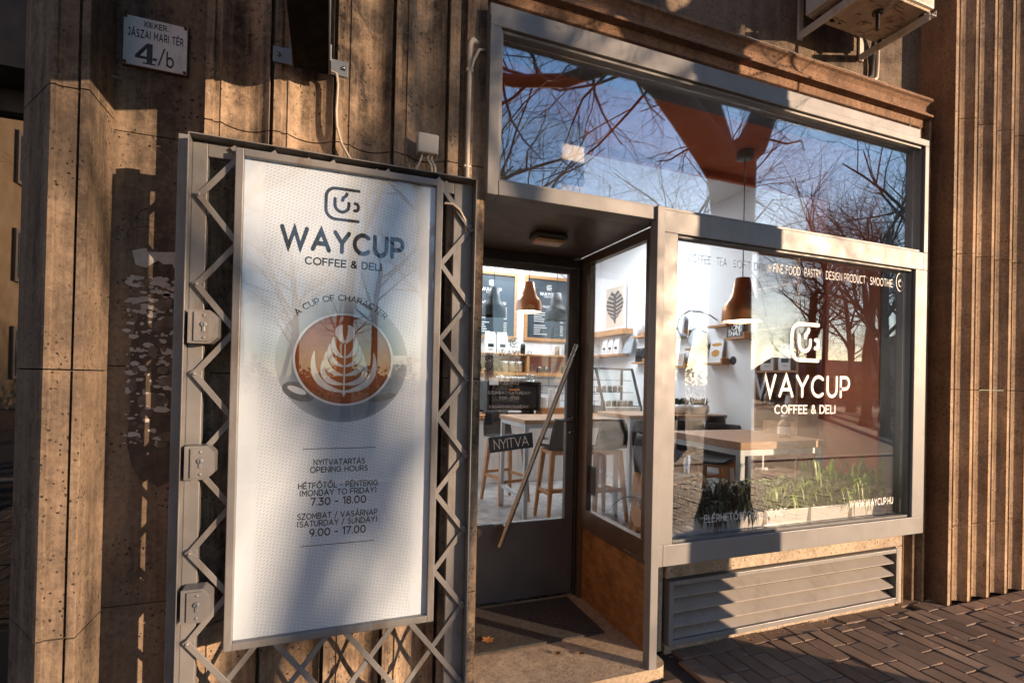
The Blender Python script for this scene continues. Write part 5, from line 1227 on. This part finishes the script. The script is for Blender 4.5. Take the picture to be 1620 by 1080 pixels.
# ------------------------------------------------------------------ trees of the square behind the camera (mirrored in the glass; they shade the front)
def grow(tr, cr, p, d, L, r, lev, rg, maxlev, kids):
    """one wobbling branch and, recursively, its children"""
    n = 5 if lev < 2 else (4 if lev < 4 else 3); pts = [Vector(p)]; rr = [r]; d = Vector(d).normalized()
    tip = .55 if lev == 0 else .30
    for k in range(n):
        w = (.10,.22,.30,.36,.42,.45)[min(lev,5)]
        d = (d+Vector((rg.uniform(-w,w),rg.uniform(-w,w),rg.uniform(-w,w)+(.05 if lev < 3 else -.02)))).normalized()
        pts.append(pts[-1]+d*(L/n)); rr.append(r*(1-(1-tip)*(k+1)/n))
    (tr if lev < 2 else cr).tube(pts, rr, 9 if lev == 0 else (6 if lev < 3 else 3), caps=False)
    if lev >= maxlev: return
    nk = kids[lev]
    for k in range(nk):
        u = (U0+(1-U0)*(k+1)/nk) if lev == 0 else (.18+.82*(k+rg.random()*.8)/nk)
        u = min(u,.999)*n; i = int(u); q = pts[i].lerp(pts[min(i+1,n)], u-i); rq = rr[i]+(rr[min(i+1,n)]-rr[i])*(u-i)
        ax = (pts[min(i+1,n)]-pts[i]).normalized(); b = ax.cross(Vector((rg.uniform(-1,1),rg.uniform(-1,1),rg.uniform(-1,1)))).normalized()
        a = rg.uniform(R(28),R(62)); nd = ax*math.cos(a)+b*math.sin(a)
        if lev == 0: nd.z = abs(nd.z)+.12
        grow(tr, cr, q, nd, L*rg.uniform(.50,.78)*(1 if lev else .85), rq*rg.uniform(.42,.68), lev+1, rg, maxlev, kids)
U0 = .45
def bare_tree(loc, seed, h, r, lab, kids=(6,5,5,5,4), grp='bare trees in the square'):
    rg = random.Random(seed); t = thing('bare_tree', lab, 'tree', (0,0,0), grp); tr, cr = M(), M()
    grow(tr, cr, (0,0,-.1), (rg.uniform(-.06,.06),rg.uniform(-.06,.06),1), h*.55, r, 0, rg, 5, kids)
    tr.lathe([(r*1.7,-.1),(r*1.35,.12),(r*1.08,.4)],(0,0,0),12)
    tr.build('trunk', MT['bark'], t); cr.build('crown', MT['twig'], t); t.location = loc; return t
# the near tree: trunk and forked limbs
rg = random.Random(4); TX, TY = 4.13, .08
nt_ = thing('bare_tree','thick forked bare tree standing on the pavement edge nearest the shop','tree',(TX,TY,0)); tr, cr = M(), M()
tr.tube([(TX,TY,-.1),(TX,TY,.25),(TX+.01,TY,1.5),(TX+.0,TY,2.8),(TX+.02,TY,3.4),(TX-.02,TY,3.95)],[.35,.25,.225,.215,.225,.26],14)
limbs = [([(TX-.02,TY,3.75),(3.82,.10,4.02),(3.46,.12,4.32),(3.15,.15,4.54),(2.80,.20,4.62),(2.44,.25,4.50),(1.97,.28,4.24),(1.47,.32,4.10),(.6,.40,4.0),(-.2,.5,4.05)],[.20,.185,.165,.15,.12,.075,.062,.052,.038,.022]),
         ([(3.15,.15,4.50),(2.6,.18,4.98),(1.9,.2,5.5),(1.0,.1,6.2)],[.10,.085,.06,.03]),
         ([(3.98,.06,3.9),(3.84,.03,4.42),(3.62,-.02,4.95),(3.35,-.2,5.9),(3.0,-.5,7.2)],[.19,.15,.125,.10,.05]),
         ([(4.06,.06,3.9),(4.42,.08,4.2),(4.60,.06,4.60),(4.72,.02,5.1),(4.85,-.2,6.2),(5.1,-.6,7.6)],[.19,.165,.15,.125,.09,.04]),
         ([(4.55,.06,4.45),(5.0,.4,4.9),(5.7,.7,5.4),(6.6,.9,5.7)],[.08,.06,.045,.02])]
for pts, rr in limbs:
    tr.tube(pts, rr, 10)
    for k in range(len(pts)-1):
        for q in range(3 if k > 2 else (1 if k else 0)):
            u = rg.random(); p = Vector(pts[k]).lerp(Vector(pts[k+1]),u); rq = (rr[k]+(rr[k+1]-rr[k])*u)
            d = Vector((rg.uniform(-1,1),rg.uniform(-.55,.75),rg.uniform(-1.0,.7)))
            grow(tr, cr, p, d, rg.uniform(.7,1.7), min(.017,rq*.3), 2, rg, 5, (5,5,5,5,4))
tr.build('trunk', MT['bark'], nt_); cr.build('crown', MT['twig'], nt_)
a = bare_tree((-1.9,-8.2,-.06),1,13,.20,'slim bare tree across the road, left of the others')
b = bare_tree((.55,-10.6,-.06),2,15,.17,'forked bare tree across the road, straight behind the camera',(7,6,5,5,4))
c = bare_tree((2.9,-9.4,-.06),8,14,.20,'bare tree across the road with a dense low crown',(7,5,5,5,4))
U0 = .62
d_ = bare_tree((7.85,-5.25,-.05),15,10,.095,'small bare tree with a dense twiggy crown beside the road',(9,7,5,5,4))
U0 = .45
ORDN = ['first','second','third','fourth','fifth','sixth','seventh','eighth','ninth','tenth','eleventh','twelfth','thirteenth']
for k,(p,rz,s_,lab) in enumerate((((30.5,-17.4,-.06),1.1,1.0,'bare tree deep in the square on the right'),
        ((5.2,-10.4,-.06),2.2,1.0,'bare tree across the road behind the small twiggy one'),((17.6,-5.2,-.06),.4,.85,'bare tree on the near side far to the right'),
        ((20.5,-9.6,-.06),3.0,1.0,'bare tree across the road, well to the right of the shop'),((24.5,-11.5,-.06),4.4,1.1,'bare tree far to the right across the road'),
        ((14.05,-13.5,-.06),5.1,.8,'smaller bare tree deeper in the square, left of the low sun'),((13.5,-19.5,-.06),.9,1.15,'bare tree deep in the square, right of the middle'),
        ((32.0,-15.0,-.06),2.7,1.1,'bare tree farthest to the right in the square'),((6.6,-15.5,-.06),1.9,1.1,'bare tree in the middle of the square'),
        ((16.7,-6.4,-.06),.3,.7,'small bare tree by the road, near the right end of the pavement'),((22.8,-13.2,-.06),1.4,1.0,'bare tree across the road in line with the right end of the pavement'),((29.0,-14.2,-.06),2.4,1.1,'bare tree in the square, in front of the last tree of the line'),((31.5,-20.8,-.06),5.2,1.15,'bare tree in the square, last in the line beyond the pavement end'),((40.0,-28.0,-.06),.2,1.2,'bare tree by the hedge at its right part'),
        ((1.6,-15.5,-.06),2.6,.8,'smaller bare tree deep in the square, behind the forked one'),((-1.2,-17.5,-.06),.7,.85,'smaller bare tree deep in the square, left of the forked one'),((4.2,-19.0,-.06),4.9,.9,'smaller bare tree deep in the square, right of the forked one'),
        ((-4.5,-14.0,-.06),3.6,1.0,'bare tree deep in the square on the left'),*[((-22+7.3*k+(k*37%5),-34-(k*53%17),-.06),k*1.7,.8+.07*(k*29%5),'far bare tree in the back row of the square, '+ORDN[k]+' from its left end') for k in range(13)],((17.0,-26.0,-.06),4.0,1.2,'bare tree by the far houses'),((-9.5,-5.2,-.06),5.5,.9,'bare tree near the plastered apartment house'))):
    dup((a,b,c)[k%3],p,rz,lab,'bare trees in the square',s_)

# a loose row of bare shrubs along the back of the square
for k in range(18):
    dup((a,c,d_)[k%3],(3+2.9*k+(k*31%7)*.35,-17-(k*47%13)*.8,-.1),k*2.1,'bare shrub in the row behind the square, '+(ORDN+['fourteenth','fifteenth','sixteenth','seventeenth','eighteenth'])[k]+' from its left end','bare shrubs behind the square',.24+.05*(k*29%4))
# rough hedge closing the square: nobody could count its twigs
m = M(); rh = random.Random(9)
for k in range(15000):
    x = rh.uniform(-30,75); top = 1.15+.55*math.sin(x*.55)+.45*math.sin(x*1.37+1)+.35*math.sin(x*3.1)+.9*max(0,math.sin(x*.21+2)); z = max(.0,top)*rh.random()**.6+rh.random()**4*.5
    y = -27-.12*max(0,x-10)+rh.uniform(-1.1,1.1); s_ = rh.uniform(.06,.19); q = Vector((rh.uniform(-1,1),rh.uniform(-1,1),rh.uniform(-1,1))).normalized(); w_ = q.orthogonal().normalized()
    c_ = Vector((x,y,z)); m.add([c_+q*s_,c_+w_*s_*.6,c_-q*s_,c_-w_*s_*.6],[(0,1,2,3)])
stuff(tag(m.build('hedge', MT['leafd']),'rough dark hedge closing off the far side of the square','hedge'))
# ------------------------------------------------------------------ far houses
def house(name, lab, x0,x1,y0,y1,h,mat,face,nw,nf,roof):
    t = thing(name, lab, 'building', ((x0+x1)/2,(y0+y1)/2,-.06))
    m = M(); m.box(x0,x1,y0,y1,-.06,h); m.build('wall', mat, t)
    m = M()
    if roof == 'flat': m.box(x0-.3,x1+.3,y0-.3,y1+.3,h,h+.4)
    else: m.prism([(y0-.4,h),(y1+.4,h),((y0+y1)/2,h+2.2)],x0-.4,x1+.4,'x')
    m.build('roof', MT['roof'], t)
    fh = h/nf
    for f in range(nf):
        for k in range(nw):
            zc = f*fh+fh*.55
            m = M(); g = M()
            if face == 'x':
                yc = y0+(y1-y0)*(k+.5)/nw; m.box(x1+.003,x1+.10,yc-.75,yc+.75,zc-1.0,zc+1.05); g.box(x1+.101,x1+.11,yc-.6,yc+.6,zc-.85,zc+.9)
            else:
                xc = x0+(x1-x0)*(k+.5)/nw; m.box(xc-.75,xc+.75,y1+.003,y1+.10,zc-1.0,zc+1.05); g.box(xc-.6,xc+.6,y1+.101,y1+.11,zc-.85,zc+.9)
            w = m.build('window', MT['far_wall2'], t); g.build('pane', MT['far_glass'], w)
house('apartment_house','tall warm plastered apartment house lit by the low sun',-24,-11.5,-44,-9,19,MT['far_wall'],'x',11,5,'flat')
house('low_house','long low dark house beyond the square on the right',58,84,-52,-44,3.2,MT['far_wall2'],'y',7,1,'pitch')
house('low_house','low house farthest to the right along the road',62,84,-38,-24,6.5,MT['far_wall2'],'y',5,2,'pitch')

# ------------------------------------------------------------------ litter along the foot of the front
m = M(); rl = random.Random(31)
for k in range(420):
    x = rl.uniform(1.75,4.9); wf = wall_front(x); y = wf-.006-abs(rl.gauss(0,.03)); s_ = rl.uniform(.0012,.0042)
    q = Vector((x,y,.003+s_*.4)); m.add([q+Vector((s_,0,0)),q+Vector((-s_*.6,s_,0)),q+Vector((-s_*.5,-s_*.9,0)),q+Vector((0,0,s_))],[(0,1,3),(1,2,3),(2,0,3)])
stuff(tag(m.build('grit',MT['slab']),'loose grit and dust along the foot of the low wall','grit'))
for k,(x,y,s_,lab) in enumerate(((2.35,2.25,.016,'tiny dry leaf at the foot of the vent, in the trunk shadow'),(2.98,2.27,.018,'tiny dry leaf at the foot of the vent, in the sun'),(3.42,2.12,.014,'tiny dry leaf on the pavers before the right end of the vent'),(4.25,2.08,.017,'tiny dry leaf on the pavers below the right pilaster'),(2.62,1.92,.020,'dry leaf on the shaded pavers in front of the vent'),(3.75,1.78,.018,'dry leaf lying farthest out on the sunlit pavers'))):
    m = M(); leaf(m,(x,y,.008),s_,k*1.1,.6); solo(m,'fallen_leaf',MT['leafbrown'],lab,'leaf',(x,y,.006),solid=.001)
m = M(); rl = random.Random(32)
for k in range(16):
    x, y = rl.uniform(1.9,4.6), rl.uniform(.9,2.1); r_ = rl.uniform(.007,.016); m.lathe([(0,.0085),(r_*.8,.0083),(r_,.0072)],(x,y,0),9)
stuff(tag(m.build('chewing_gum',MT['plastic']),'flattened pale spots of chewing gum on the pavers','gum'))
